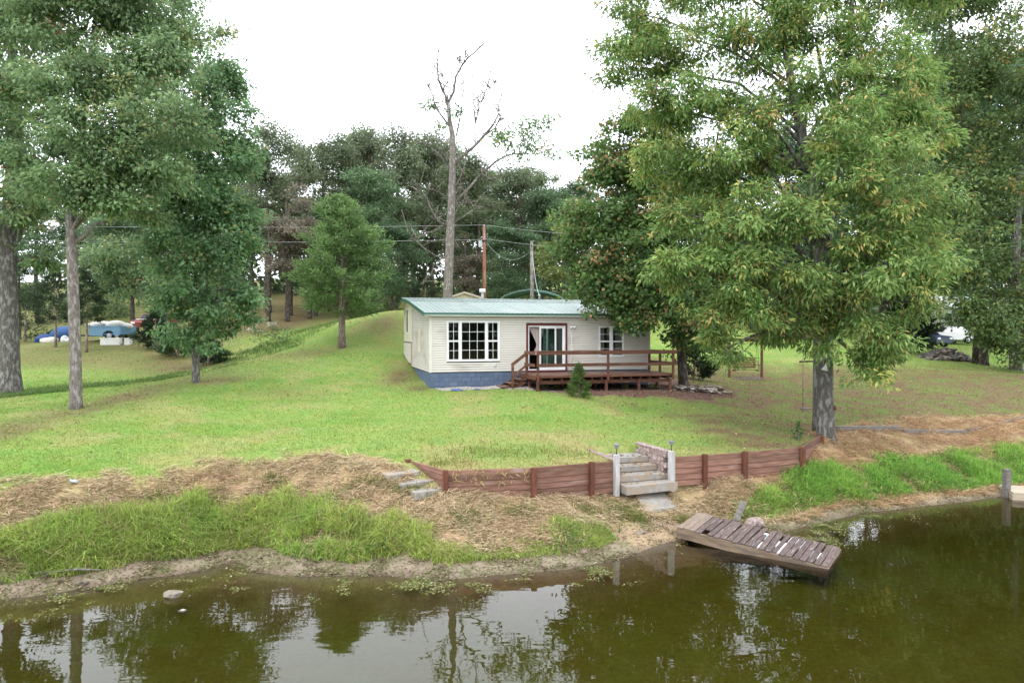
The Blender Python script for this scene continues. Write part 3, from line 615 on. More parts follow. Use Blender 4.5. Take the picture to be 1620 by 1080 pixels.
# ------------------------------------------------------------------ retaining walls, gate posts, steps
def wall_run(root, pts, ztop, nb, bh, posts, off_post=-.09):
    for (a, b) in zip(pts[:-1], pts[1:]):
        a = np.array(a); b = np.array(b); L = np.linalg.norm(b - a); ang = math.atan2(b[1] - a[1], b[0] - a[0])
        me_ = MB().bbox(.004, L - .004, -.025, .025, .003, bh - .010, .006).mesh('board', M_WALLW)
        for k in range(nb):
            o = mo('board', me_, root, (a[0] + math.sin(ang) * .009 * (k % 2), a[1] - math.cos(ang) * .009 * (k % 2), ztop - bh * (k + 1)), (-.02 + random.uniform(-.012, .012), random.uniform(-.002, .002), ang))
    pm = MB().bbox(-.065, .065, -.065, .065, -.95, .03, .01).mesh('post', M_WALLP)
    for x, y, an in posts: mo('post', pm, root, (x, y, ztop + random.uniform(-.02, .02)), (0, random.uniform(-.015, .015), an))
RL = thing('retaining_wall', 'brown plank retaining wall left of the concrete steps, with angled end', 'retaining wall')
wall_run(RL, WALL_L, 1.56, 6, .142, [(-2.80, 18.64, -.9), (-1.66, 17.20, .1), (.56, 17.55, .3), (2.10, 18.20, .4)])
RR = thing('retaining_wall', 'brown plank retaining wall right of the concrete steps, ending at the big tree', 'retaining wall')
wall_run(RR, WALL_R, 1.56, 5, .165, [(5.42, 19.40, .35), (6.68, 19.80, .4), (8.72, 20.70, .75), (10.30, 22.96, .95)])
for (x, y), lb in (((2.80, 18.50), 'whitewashed square post left of the concrete steps'), ((4.40, 19.08), 'whitewashed double post right of the concrete steps')):
    t = thing('gate_post', lb, 'post', (x, y, .62), .45, 'white posts at the steps')
    MB().bbox(-.07, .065, -.07, .07, 0, 1.12, .012).build('shaft', M_WHITEP, t)
    if x > 4: MB().bbox(.069, .105, -.05, .065, 0, 1.09, .008).build('side_board', M_WHITEP, t)
    s_ = thing('solar_light', 'small grey solar lamp on the ' + ('left' if x < 4 else 'right') + ' white post of the steps', 'solar light', (x, y, 1.738), 0, 'solar lamps on the white posts')
    MB().tube([(0, 0, 0), (0, 0, .17)], [.012, .012], 8).build('stake', M_BLACK, s_)
    MB().lathe([(.03, .15), (.045, .17), (.058, .24), (.06, .25)], n=12).build('lens', mat('frosted_lens', (.20, .20, .21), (.28, .28, .29), 9, .3), s_)
    MB().lathe([(.085, .245), (.09, .255), (.07, .28), (.03, .30)], n=12).build('lamp_cap', mat('dull_lamp_metal', (.14, .14, .15), (.2, .2, .21), 6, .5), s_)
STEPS = thing('concrete_steps', 'four concrete steps between the white posts littered with leaves', 'steps', (3.6, 18.9, .6))
def lerp(a, b, t): return a + (b - a) * t
for k in range(4):
    t0, t1 = -.20 + k * .245, -.22 + (k + 1) * .245 + .08
    if k == 3: t1 += .1
    zt = .93 + k * .165; o = np.array([3.6, 18.9])
    L0, R0, L1, R1 = lerp(*STL, t0) - o, lerp(*STR, t0) - o, lerp(*STL, t1) - o, lerp(*STR, t1) - o
    g = .10; L0 = L0 + (g, .03); L1 = L1 + (g, .03); R0 = R0 - (g, .03); R1 = R1 - (g, .03)
    if k == 0: R0 = R0 + (.12, .04)
    th = .22 if k == 0 else .145
    MB().hexa([(*L0, zt - th - .6), (*R0, zt - th - .6), (*R1, zt - th - .6), (*L1, zt - th - .6), (*L0, zt - .6), (*R0, zt - .6), (*R1, zt - .6), (*L1, zt - .6)]).build('step', M_CONC, STEPS)
def block_wall(label, A, B, z0, z1, sd_):
    d = (B - A); L = np.linalg.norm(d); ang = math.atan2(d[1], d[0]); t = thing('block_wall', label, 'block wall', (A[0], A[1], z0), ang, 'split block walls beside the steps')
    n = int(L / .29) + 1; nr = int(round((z1 - z0) / .15))
    me_ = MB().bbox(.002, .286, -.09, .09, .002, .148, .012).mesh('block', M_BLOCKR)
    for r in range(nr):
        for i in range(n):
            if (i + (.5 if r % 2 else 0)) * .29 + .2 < L: mo('block', me_, t, ((i + (.5 if r % 2 else 0)) * .29, random.uniform(-.012, .012), r * .15))
    MB().bbox(0, L, -.10, .10, nr * .15 + .002, nr * .15 + .05, .01).build('coping', M_BLOCKR, t)
block_wall('pinkish split block wall rising on the right side of the steps', STR[0] + (-.02, .1), STR[1], .92, 1.60, 1)
block_wall('low pinkish block wall along the left side of the steps', STL[0] + (.02, .1), STL[1], .92, 1.52, -1)
q = [hit(1003, 781), hit(1047, 779), hit(1070, 806), hit(1020, 814)]; q = [p_ + (0, 0, .085) for p_ in q]; SLAB = np.array([p_[:2] for p_ in q])
MB().hexa([tuple(p_ - (0, 0, .14)) for p_ in (q[3], q[2], q[1], q[0])] + [tuple(p_) for p_ in (q[3], q[2], q[1], q[0])]).build('concrete_slab', M_CONC)
tag(bpy.data.objects['concrete_slab'], 'tilted concrete slab below the foot of the steps', 'slab')
SS = thing('garden_steps', 'three small concrete steps by the left end of the plank wall', 'steps')
for k, (px, py, z) in enumerate(((634, 752, 1.36), (656, 766, 1.16), (677, 779, .98))):
    c_ = hit(px, py); t = MB().bbox(-.46, .46, -.21, .21, -.2, 0, .015).build('step', M_CONC, SS); t.location = c_ + (0, 0, .10); t.rotation_euler = (0, 0, .62)

# ------------------------------------------------------------------ tilted dock
DO = np.array([3.95, 16.50, .37]); DA = np.array([2.74, -1.94, -.31]); DW = np.array([.74, 1.14, .07])
ex = norm(DA); wl = norm(DW - ex * (DW @ ex)); ez = np.cross(ex, wl)
DOCK = thing('tilted_dock', 'old weathered wooden dock section tilted from the bank into the water', 'dock')
DOCK.matrix_world = Matrix(((*[float(v) for v in (ex[0], wl[0], ez[0])], float(DO[0])), (*[float(v) for v in (ex[1], wl[1], ez[1])], float(DO[1])), (*[float(v) for v in (ex[2], wl[2], ez[2])], float(DO[2])), (0, 0, 0, 1)))
DL = float(np.linalg.norm(DA)); DWd = 1.36; DSH = float((DW @ ex))
nbd = 23; step = DL / nbd
for i in range(nbd):
    if i == 12 : w0, l0 = .09, .95
    else: w0, l0 = step - (random.uniform(.01, .02) if i < 9 else random.uniform(.016, .032)), DWd
    if i in (15,): w0 = step * .6
    m = MB().bbox(0, w0, 0, l0 if i != 4 else DWd - .33, -.03, 0, .005); y0 = 0 if i != 4 else .33
    ob = m.build('dock_board', M_DOCKP if i < 3 else M_DOCKW, DOCK)
    ob.location = (i * step, y0 + random.uniform(-.02, .02), random.uniform(-.004, .006)); ob.rotation_euler = (0, random.uniform(-.01, .01), random.uniform(-.02, .02) + (.06 if i in (13, 14) else 0))
for y in (0.0, DWd - .06): MB().bbox(-.01, DL + .01, y, y + .055, -.27, -.034, .008).build('side_beam', M_DOCKF, DOCK)
for x in (0, DL - .05): MB().bbox(x, x + .05, .056, DWd - .062, -.26, -.034, .006).build('end_beam', M_DOCKF, DOCK)
MB().bbox(.06, DL - .06, DWd / 2 - .03, DWd / 2 + .03, -.24, -.04, .006).build('middle_beam', M_DOCKF, DOCK)
M_FOAM = mat('white_foam', (.78, .80, .82), (.86, .87, .88), 20, .8, .004)
for x, y in ((1.62, .75), (1.62, .14), (2.2, .12), (2.55, .75), (2.85, .4), (2.0, .45), (2.3, .95)): MB().bbox(x, x + .34, y, y + .42, -.20, -.034, .015).build('foam_float', M_FOAM, DOCK)

def lean_post(name, label, base, h, w_, tilt, m_, rz=.3):
    t = MB().bbox(-w_ / 2, w_ / 2, -w_ / 2, w_ / 2, -.35, h, .012).build(name, m_); t.location = [float(c) for c in base]; t.rotation_euler = (*tilt, rz); return tag(t, label, 'post')
b_ = atz(1157, 821, .36); lean_post('leaning_post', 'pale wooden post leaning over behind the tilted dock', (b_[0], b_[1], gz(b_[0], b_[1])), .86, .125, (-.12, .46), M_GREYW, .15)
b_ = atz(1592, 786, 0); lean_post('mooring_post', 'weathered square wooden post standing in the water at the right', (b_[0], b_[1], 0), .86, .17, (0, 0.01), M_GREYW, .2)
b_ = atz(1603, 789, 0.02)
NE = thing('neighbour_dock', 'corner of a pale plank dock at the right edge of the picture', 'dock', b_, -.30)
M_PALEW = mat('new_pale_plank', (.34, .28, .20), (.44, .37, .285), 3, .8, .004, (1, 7, 7), .2, rnd=.06)
for i in range(8): o = MB().bbox(0, 2.4, 0, .138, .16, .195, .005).build('plank', M_PALEW, NE); o.location = (0, i * .143, 0)
MB().bbox(-.03, 2.4, -.04, -.004, -.1, .157, .006).build('side_beam', M_PALEW, NE); MB().bbox(-.035, -.004, 0, 1.14, -.1, .157, .006).build('end_beam', M_PALEW, NE)
for x, y in ((.1, .1), (2.2, .1), (.1, 1.0)): MB().bbox(x, x + .1, y, y + .1, -1.4, .15, .006).build('pile', M_GREYW, NE)

# landscape timbers edging the right lawn
TB = [((1322, 682, 25.1), (1422, 675, 25.8), .24, 'weathered timber edging beside the big tree trunk'), ((1428, 676, 25.7), (1528, 673, 26.4), .16, 'long middle timber of the grey lawn edging'), ((1532, 671, 26.5), (1650, 651, 29.4), .16, 'far right timber of the grey lawn edging')]
for p0, p1, hh_, lb in TB:
    a_, b_ = at(*p0), at(*p1); za, zb = gz(a_[0], a_[1]), gz(b_[0], b_[1])
    o = MB().beam((a_[0], a_[1], za + hh_ / 2 - .06), (b_[0], b_[1], zb + hh_ / 2 - .06), .2, hh_).build('timber', M_GREYW); tag(o, lb, 'timber', 'timbers edging the lawn')

# ------------------------------------------------------------------ trees
def LB(px, py, rx, ry, Y, dz=.85):
    k = Y / F; return (at(px, py, Y), np.array([rx * k, rx * k * dz, ry * k]))
def foliage(lobes, dens, per, cr, L, W, pal, droop=.4, seed=1, shell=.5, flat=.6, spray=0):
    """leaf clumps spread through each lobe; pal = [(weight, rgb, rgb)]"""
    r = np.random.default_rng(seed); P = []; D = []; N = []; C = []; S = []; cc = []
    wts = np.array([p[0] for p in pal]); wts = wts / wts.sum(); c1 = np.array([p[1] for p in pal]); c2 = np.array([p[2] for p in pal])
    for c, rad in lobes:
        area = 4 * math.pi * (((rad[0] * rad[1]) ** 1.6 + (rad[0] * rad[2]) ** 1.6 + (rad[1] * rad[2]) ** 1.6) / 3) ** (1 / 1.6)
        n = max(5, int(dens * area))
        dr = norm(r.normal(size=(n, 3))); fr = r.uniform(shell ** 2, 1.12, n) ** .5 * r.uniform(.85, 1.12, n)
        ctr = c + dr * rad * fr[:, None]
        if spray:                                   # gather the clumps on flat, drooping sprays
            ns = max(4, n // spray); sc_ = c + dr[:ns] * rad * (fr[:ns, None] * .88); si = r.integers(0, ns, n); mr = float(rad.mean())
            rr = np.sqrt(r.uniform(0, 1, n)) * r.uniform(.32, .62, ns)[si] * mr; an = r.uniform(0, 6.283, n); out = norm(dr[:ns] * (1, 1, .15))[si]
            c2_ = sc_[si] + np.c_[np.cos(an) * rr, np.sin(an) * rr, r.normal(0, .09 * mr, n) - .65 * rr ** 2 / mr] + out * (rr * .35)[:, None]
            ctr = np.where(r.uniform(0, 1, (n, 1)) < .30, ctr, c2_); dr = norm(ctr - c)
        cc.append(ctr)
        pi = r.choice(len(pal), n, p=wts); sz = r.uniform(.6, 1.35, n)
        mixp = .45; m = np.maximum(3, (per * sz ** 1.5 * r.uniform(.6, 1.3, n)).astype(int)); ix = np.repeat(np.arange(n), m); t = len(ix)
        o = r.normal(size=(t, 3)) * (cr * sz[ix])[:, None] * np.array([1, 1, flat]) * .62
        P.append(ctr[ix] + o); dirn = norm(o) * .9 + r.normal(size=(t, 3)) * .55 + dr[ix] * .35; dirn[:, 2] -= droop; D.append(dirn)
        nn = r.normal(size=(t, 3)) * .55 + dr[ix] * .35; nn[:, 2] += .75; N.append(nn)
        pj = np.where(r.uniform(0, 1, t) < mixp, r.choice(len(pal), t, p=wts), pi[ix]); f = r.uniform(0, 1, t)[:, None]; col = c1[pj] * (1 - f) + c2[pj] * f; C.append(col * r.uniform(.68, 1.32, n)[ix][:, None]); S.append(r.uniform(.65, 1.25, t))
    P, D, N, C, S = map(np.concatenate, (P, D, N, C, S))
    return leaf_co(P, D, N, L * S, W * S), C, cc
def bend(a, b, n=5, sag=.0, wob=.12):
    a, b = np.array(a, float), np.array(b, float); L = np.linalg.norm(b - a); o = []
    for i in range(n):
        t = i / (n - 1); p = a + (b - a) * t; p = p + np.array([random.uniform(-1, 1), random.uniform(-1, 1), random.uniform(-.6, .6)]) * wob * L * .25 * math.sin(math.pi * t)
        p[2] += sag * L * math.sin(math.pi * t); o.append(p)
    return o
def wood(m, trunk, tr, lobes, ctrs, nsub=5, limb=.45, minr=.012, lo=.3):
    trunk = [np.array(p) for p in trunk]; m.tube(trunk, tr, 12, jit=.05)
    zs = np.array([p[2] for p in trunk])
    for (c, rad), cl in zip(lobes, ctrs):
        drop = np.linalg.norm((c - trunk[-1])[:2]) * .55 + rad[2] * .4
        z = np.clip(c[2] - drop, zs[0] + (zs[-1] - zs[0]) * lo, zs[-1]); i = int(np.clip(np.searchsorted(zs, z) - 1, 0, len(zs) - 2)); t = (z - zs[i]) / max(1e-6, zs[i + 1] - zs[i])
        a = trunk[i] + (trunk[i + 1] - trunk[i]) * t; r0 = (tr[i] + (tr[i + 1] - tr[i]) * t) * limb
        r0 = max(r0, minr * 3)
        b = bend(a, c, 6, .08, .16); m.tube(b, [r0 * (1 - .75 * k / 5) for k in range(6)], 7)
        for e in cl[np.random.default_rng(len(cl)).choice(len(cl), min(nsub, len(cl)), replace=False)]:
            st = b[random.choice((3, 4, 5))]; m.tube(bend(st, e, 4, .05, .2), [r0 * .3, r0 * .2, r0 * .13, minr * .6], 5)
def tree(name, label, base, trunk, tr, lobes, bark, group=None, nsub=5, limb=.45, leafm=None, extra=None, cat='tree', lo=.3, **k):
    root = thing(name, label, cat, base, 0, group); b = np.array(base)
    L0 = [(c - b, r) for c, r in lobes]; co_, col, cc = foliage(L0, **k)
    m = MB(); wood(m, [np.array(p) - b for p in trunk], tr, L0, cc, nsub, limb, lo=lo)
    if extra: extra(m, b)
    m.build('trunk', bark, root); mo('crown', np_mesh('crown', co_, 4, leafm or M_LEAF, col), root); return root

def onground(px, py, Y):
    p = at(px, py, Y); p[2] = gz(p[0], p[1]); return p
def gain(p, g): return [(w_, tuple(c * g for c in a), tuple(c * g for c in b)) for w_, a, b in p]
# palettes: (weight, from, to) in linear albedo
PAL_BIG = gain([(5, (.048, .092, .022), (.088, .146, .036)), (4, (.080, .132, .035), (.134, .188, .060)), (1.3, (.165, .175, .045), (.215, .205, .06)), (.4, (.22, .145, .05), (.25, .18, .075)), (2, (.04, .07, .018), (.075, .11, .03))], 2.0)
PAL_MAPLE = gain([(6, (.030, .062, .018), (.062, .105, .030)), (3, (.05, .085, .024), (.09, .13, .04)), (.7, (.18, .10, .045), (.20, .13, .06))], 2.0)
PAL_LEFT = gain([(6, (.040, .068, .030), (.070, .107, .044)), (3, (.060, .092, .042), (.098, .134, .062)), (.7, (.10, .11, .04), (.13, .13, .05)), (.08, (.17, .11, .075), (.20, .13, .09))], 2.55)
PAL_LEFT2 = gain([(5, (.032, .066, .028), (.060, .108, .042)), (3, (.055, .095, .045), (.09, .14, .062)), (.4, (.13, .12, .04), (.16, .14, .05))], 2.4)
PAL_BG = gain([(4, (.038, .056, .027), (.062, .080, .040)), (3, (.048, .066, .036), (.080, .095, .052)), (1, (.075, .075, .042), (.10, .09, .055))], 2.2)
PAL_BGG = gain([(4, (.022, .045, .020), (.045, .075, .034)), (3, (.035, .062, .028), (.06, .09, .042))], 2.2)
PAL_BGP = gain([(4, (.09, .082, .058), (.13, .115, .085)), (2, (.06, .07, .042), (.09, .092, .06)), (1, (.15, .10, .075), (.17, .12, .09))], 1.7)
PAL_BGY = gain([(4, (.11, .135, .035), (.16, .18, .055)), (3, (.07, .10, .03), (.11, .14, .04))], 1.4)
PAL_RIGHT = gain([(5, (.032, .058, .018), (.060, .095, .030)), (3, (.058, .09, .028), (.09, .13, .042)), (.6, (.14, .12, .03), (.17, .14, .04))], 1.8)

# --- the big tree at the end of the retaining wall
B_ = onground(1306, 697, 23.6)
trunk = [B_ - (0, 0, .3), B_ + (0, 0, .25), at(1306, 620, 23.6), at(1306, 540, 23.7), at(1304, 450, 23.8), at(1296, 340, 24), at(1272, 230, 24.3), at(1250, 120, 24.6), at(1232, 10, 25), at(1220, -90, 25.3)]
tr = [.40, .30, .255, .25, .24, .21, .18, .14, .10, .06]
lob = [LB(*q) for q in [(1410, 420, 75, 60, 21.5), (1455, 330, 65, 55, 22.5), (1390, 330, 70, 55, 21.5), (1375, 235, 75, 50, 22.5), (1330, 200, 60, 45, 21.8), (1330, 290, 60, 45, 21.6), (1200, 330, 75, 45, 22), (1260, 350, 55, 40, 21.5),
    (1110, 345, 60, 45, 22.5), (1100, 425, 60, 50, 22.2), (1160, 420, 55, 50, 21.6), (1220, 420, 50, 45, 21.5), (1130, 505, 45, 45, 22), (1200, 495, 45, 35, 21.7), (1240, 515, 35, 36, 22.5), (1148, 552, 24, 26, 22.0),
    (1380, 520, 55, 45, 22), (1345, 470, 50, 45, 21.8), (1440, 470, 45, 40, 22.3), (1360, 575, 40, 28, 22.3), (1300, 500, 45, 60, 22.5), (1480, 400, 45, 45, 22.8), (1270, 440, 40, 40, 21.4),
    (1075, 60, 80, 45, 25), (1010, 95, 60, 45, 25.5), (1050, 170, 75, 45, 25), (1130, 140, 65, 50, 24), (1150, 240, 70, 45, 23.5), (1060, 250, 60, 40, 24.5), (1190, 60, 65, 50, 24.5), (1185, 180, 45, 40, 23),
    (1290, 110, 45, 45, 22.8), (1280, 20, 70, 45, 24), (1380, 60, 70, 55, 24), (1400, 150, 65, 50, 23.5), (1340, 130, 40, 35, 23), (1120, -30, 90, 50, 25.5), (1330, -60, 110, 60, 25), (1220, -100, 120, 70, 25.5), (1440, -20, 70, 60, 25), (1000, 20, 60, 45, 26), (1225, 165, 50, 42, 25), (1215, 250, 50, 38, 24.5), (1170, 295, 45, 30, 24), (1095, 300, 50, 32, 24.5), (1245, 55, 45, 36, 25.5), (1435, 210, 50, 45, 24), (1450, 120, 45, 45, 24.5), (1350, 400, 45, 40, 23)]]
def big_extra(m, b):
    b2 = onground(1298, 690, 24.4) - b                       # the darker second stem right behind
    pts = [b2 - (0, 0, .3), at(1298, 640, 24.4) - b, at(1297, 540, 24.5) - b, at(1296, 430, 24.6) - b, at(1315, 330, 24.7) - b, at(1328, 230, 24.8) - b, at(1322, 150, 25) - b, at(1345, 40, 25) - b, at(1352, -60, 25) - b]
    m.tube(pts, [.33, .25, .22, .2, .17, .14, .11, .09, .05], 10, jit=.05)
    m.tube([at(1300, 400, 23.9) - b, at(1270, 330, 23.7) - b, at(1240, 300, 23.5) - b, at(1150, 200, 23.9) - b, at(1110, 130, 24.2) - b], [.13, .11, .09, .06, .03], 8)
    m.tube([at(1325, 200, 24.9) - b, at(1300, 110, 25) - b, at(1290, 60, 25) - b], [.09, .07, .04], 7)
    m.tube([at(1305, 380, 23.9) - b, at(1280, 350, 22.8) - b, at(1262, 318, 22.3) - b], [.10, .07, .04], 7)
tree('shade_tree', 'large tree with drooping yellow green leaves beside the retaining wall end', B_, trunk, tr, lob, M_BARK, None, 6, .4, extra=big_extra, lo=.22,
     dens=3.5, per=46, cr=.28, L=.21, W=.064, spray=6, pal=PAL_BIG, droop=.6, seed=3, shell=.35, flat=.7)

# --- the maple at the right end of the deck
B_ = onground(1081, 613, 32)
trunk = [B_ - (0, 0, .3), B_ + (0, 0, .3), at(1078, 560, 32), at(1072, 480, 32), at(1060, 380, 32.2), at(1045, 280, 32.4), at(1035, 200, 32.6)]
lob = [LB(*q) for q in [(1000, 420, 85, 75, 31.5), (975, 330, 70, 75, 32), (1050, 320, 70, 70, 32), (955, 265, 50, 50, 32.5), (1065, 460, 70, 60, 31.5), (940, 435, 38, 45, 31.5), (955, 478, 34, 26, 30.9), (1000, 488, 36, 24, 30.5), (1082, 535, 34, 34, 31.6), (1100, 530, 40, 40, 31.5),
    (1000, 215, 55, 40, 32.5), (1040, 240, 50, 40, 33), (1100, 400, 60, 70, 33), (1003, 514, 20, 9, 30.3), (920, 400, 32, 40, 32)]]
tree('maple_tree', 'dense dark green maple at the right end of the deck, overhanging the roof', B_, trunk, [.30, .23, .20, .18, .14, .09, .05], lob, M_BARKD, None, 5, .4,
     dens=2.7, per=46, cr=.34, L=.17, W=.165, spray=6, pal=PAL_MAPLE, droop=.35, seed=5, shell=.6)

# --- left trees
B_ = onground(120, 646, 24.4)
trunk = [B_ - (0, 0, .3), B_ + (0, 0, .2), at(119, 560, 24.4), at(116, 450, 24.4), at(112, 345, 24.5), at(125, 250, 24.6), at(135, 150, 24.8), at(150, 40, 25), at(165, -80, 25.3)]
lob = [LB(*q) for q in [(180, 245, 80, 45, 23.5), (245, 190, 70, 50, 23.8), (130, 130, 80, 45, 24), (225, 95, 75, 50, 24.5), (110, 30, 80, 50, 25), (70, 215, 55, 50, 24.2), (180, 300, 60, 35, 23.8), (115, 290, 55, 35, 23.6), (250, 280, 50, 40, 24.2), (40, 130, 50, 50, 25), (210, 10, 80, 50, 25), (150, 190, 60, 45, 23.2), (60, 290, 45, 30, 24.6), (215, 335, 45, 28, 24.5), (280, 60, 50, 50, 25.5), (120, -70, 130, 60, 25.3), (20, 40, 50, 40, 26)]]
tree('tall_tree', 'tall leafy tree with slender pale grey trunk on the left lawn edge', B_, trunk, [.27, .21, .185, .18, .17, .14, .11, .08, .05], lob, M_BARKP, None, 6, .42,
     dens=4.0, per=50, cr=.32, L=.18, W=.085, spray=6, pal=PAL_LEFT, droop=.45, seed=11, shell=.3)
B_ = onground(310, 606, 29.2)
trunk = [B_ - (0, 0, .3), B_ + (0, 0, .2), at(308, 520, 29.2), at(308, 420, 29.3), at(312, 300, 29.5), at(318, 200, 29.7), at(322, 130, 29.8)]
lob = [LB(*q) for q in [(310, 320, 60, 60, 29), (350, 280, 50, 60, 29.5), (285, 400, 50, 50, 29), (345, 390, 50, 55, 29), (300, 480, 45, 50, 28.5), (350, 480, 45, 45, 29), (322, 535, 42, 25, 28.7), (380, 350, 32, 50, 30), (355, 190, 42, 50, 30), (300, 210, 50, 50, 30), (335, 125, 38, 40, 30), (370, 130, 26, 30, 30.5), (268, 330, 35, 50, 29.5), (380, 240, 26, 40, 30.5), (375, 460, 26, 30, 29.5)]]
tree('young_tree', 'low branching green tree with thin grey trunk left of the lawn', B_, trunk, [.2, .155, .14, .12, .10, .07, .03], lob, M_BARK, None, 6, .4,
     dens=3.1, per=50, cr=.34, L=.185, W=.105, spray=6, pal=PAL_LEFT2, droop=.45, seed=13, shell=.45)
B_ = onground(262, 556, 45)
trunk = [B_ - (0, 0, .3), B_ + (0, 0, .3), at(257, 480, 45), at(252, 400, 45), at(248, 300, 45.3), at(255, 180, 45.6), at(270, 60, 46), at(280, -40, 46)]
lob = [LB(*q) for q in [(215, 400, 50, 50, 45), (280, 350, 60, 60, 45), (200, 300, 60, 60, 45), (300, 250, 50, 60, 46), (230, 220, 60, 60, 45), (310, 140, 45, 60, 46), (240, 120, 60, 60, 46), (320, 50, 40, 45, 46.5), (270, 10, 60, 50, 46), (185, 440, 40, 30, 44.5), (270, 430, 45, 40, 45)]]
tree('oak_tree', 'tall oak with stout dark trunk behind the low branching tree', B_, trunk, [.48, .37, .31, .28, .24, .19, .13, .06], lob, M_BARK, None, 5, .4,
     dens=.95, per=42, cr=.52, L=.27, spray=8, W=.15, pal=PAL_LEFT, droop=.4, seed=17, shell=.45)
B_ = onground(16, 617, 30)
trunk = [B_ - (0, 0, .3), B_ + (0, 0, .15), B_ + (0, 0, .9), at(14, 500, 30), at(12, 380, 30), at(20, 280, 30), at(25, 200, 30.2), at(20, 80, 30.5), at(10, -50, 31)]
lob = [LB(*q) for q in [(20, 230, 60, 50, 29.5), (-50, 330, 60, 40, 29), (50, 340, 40, 30, 29.5), (10, 130, 60, 50, 30), (70, 60, 55, 50, 30), (-40, 60, 70, 70, 30), (60, 400, 35, 30, 30.5), (-30, 200, 60, 60, 30), (20, -40, 90, 50, 30), (35, 300, 40, 22, 28.8)]]
tree('old_tree', 'huge old tree with thick lichen covered trunk at the left edge', B_, trunk, [.62, .50, .39, .35, .32, .29, .25, .18, .1], lob, M_BARK, None, 5, .4,
     dens=2.0, per=50, cr=.42, L=.22, W=.105, spray=6, pal=PAL_LEFT, droop=.45, seed=19, shell=.4)
# --- right trees
B_ = onground(1556, 576, 46)
trunk = [B_ - (0, 0, .3), B_ + (0, 0, .2), at(1556, 520, 46), at(1552, 440, 46), at(1545, 340, 46), at(1530, 220, 46.3), at(1510, 110, 46.5), at(1500, 0, 47), at(1490, -60, 47)]
lob = [LB(*q) for q in [(1560, 480, 70, 45, 43.5), (1530, 450, 42, 42, 44), (1480, 385, 60, 50, 45), (1560, 390, 60, 50, 44), (1540, 300, 75, 60, 45), (1460, 250, 60, 60, 46), (1560, 200, 70, 60, 46), (1480, 140, 70, 60, 46), (1560, 90, 70, 60, 46), (1470, 40, 70, 60, 47), (1590, 530, 45, 25, 43), (1562, 532, 35, 18, 43), (1520, 420, 50, 40, 43), (1530, -20, 90, 50, 47)]]
tree('oak_tree', 'broad oak with two dark trunks beside the grey rock pile', B_, trunk, [.46, .30, .26, .24, .22, .18, .14, .1, .05], lob, M_BARKD, None, 5, .42,
     extra=lambda m, b: m.tube([onground(1546, 575, 46.5) - b, at(1548, 520, 46.5) - b, at(1540, 430, 46.5) - b, at(1580, 330, 46.5) - b], [.34, .25, .2, .1], 9),
     dens=1.0, per=44, cr=.52, L=.27, spray=8, W=.14, pal=PAL_RIGHT, droop=.45, seed=23, shell=.5)
B_ = onground(1607, 587, 44.5)
trunk = [B_ - (0, 0, .3), B_ + (0, 0, .25), at(1606, 540, 44.5), at(1605, 450, 44.5), at(1610, 330, 44.5), at(1620, 200, 45), at(1640, 60, 45)]
lob = [LB(*q) for q in [(1620, 480, 50, 45, 43), (1640, 380, 60, 60, 44), (1600, 280, 60, 60, 44), (1650, 200, 70, 70, 44.5), (1610, 110, 60, 60, 45), (1650, 30, 80, 60, 45), (1615, 545, 40, 25, 43)]]
tree('oak_tree', 'oak with grey brown trunk at the far right edge of the lawn', B_, trunk, [.5, .36, .31, .28, .23, .17, .08], lob, M_BARK, None, 5, .42,
     dens=1.0, per=42, cr=.52, L=.27, spray=8, W=.14, pal=PAL_RIGHT, droop=.45, seed=29, shell=.5)

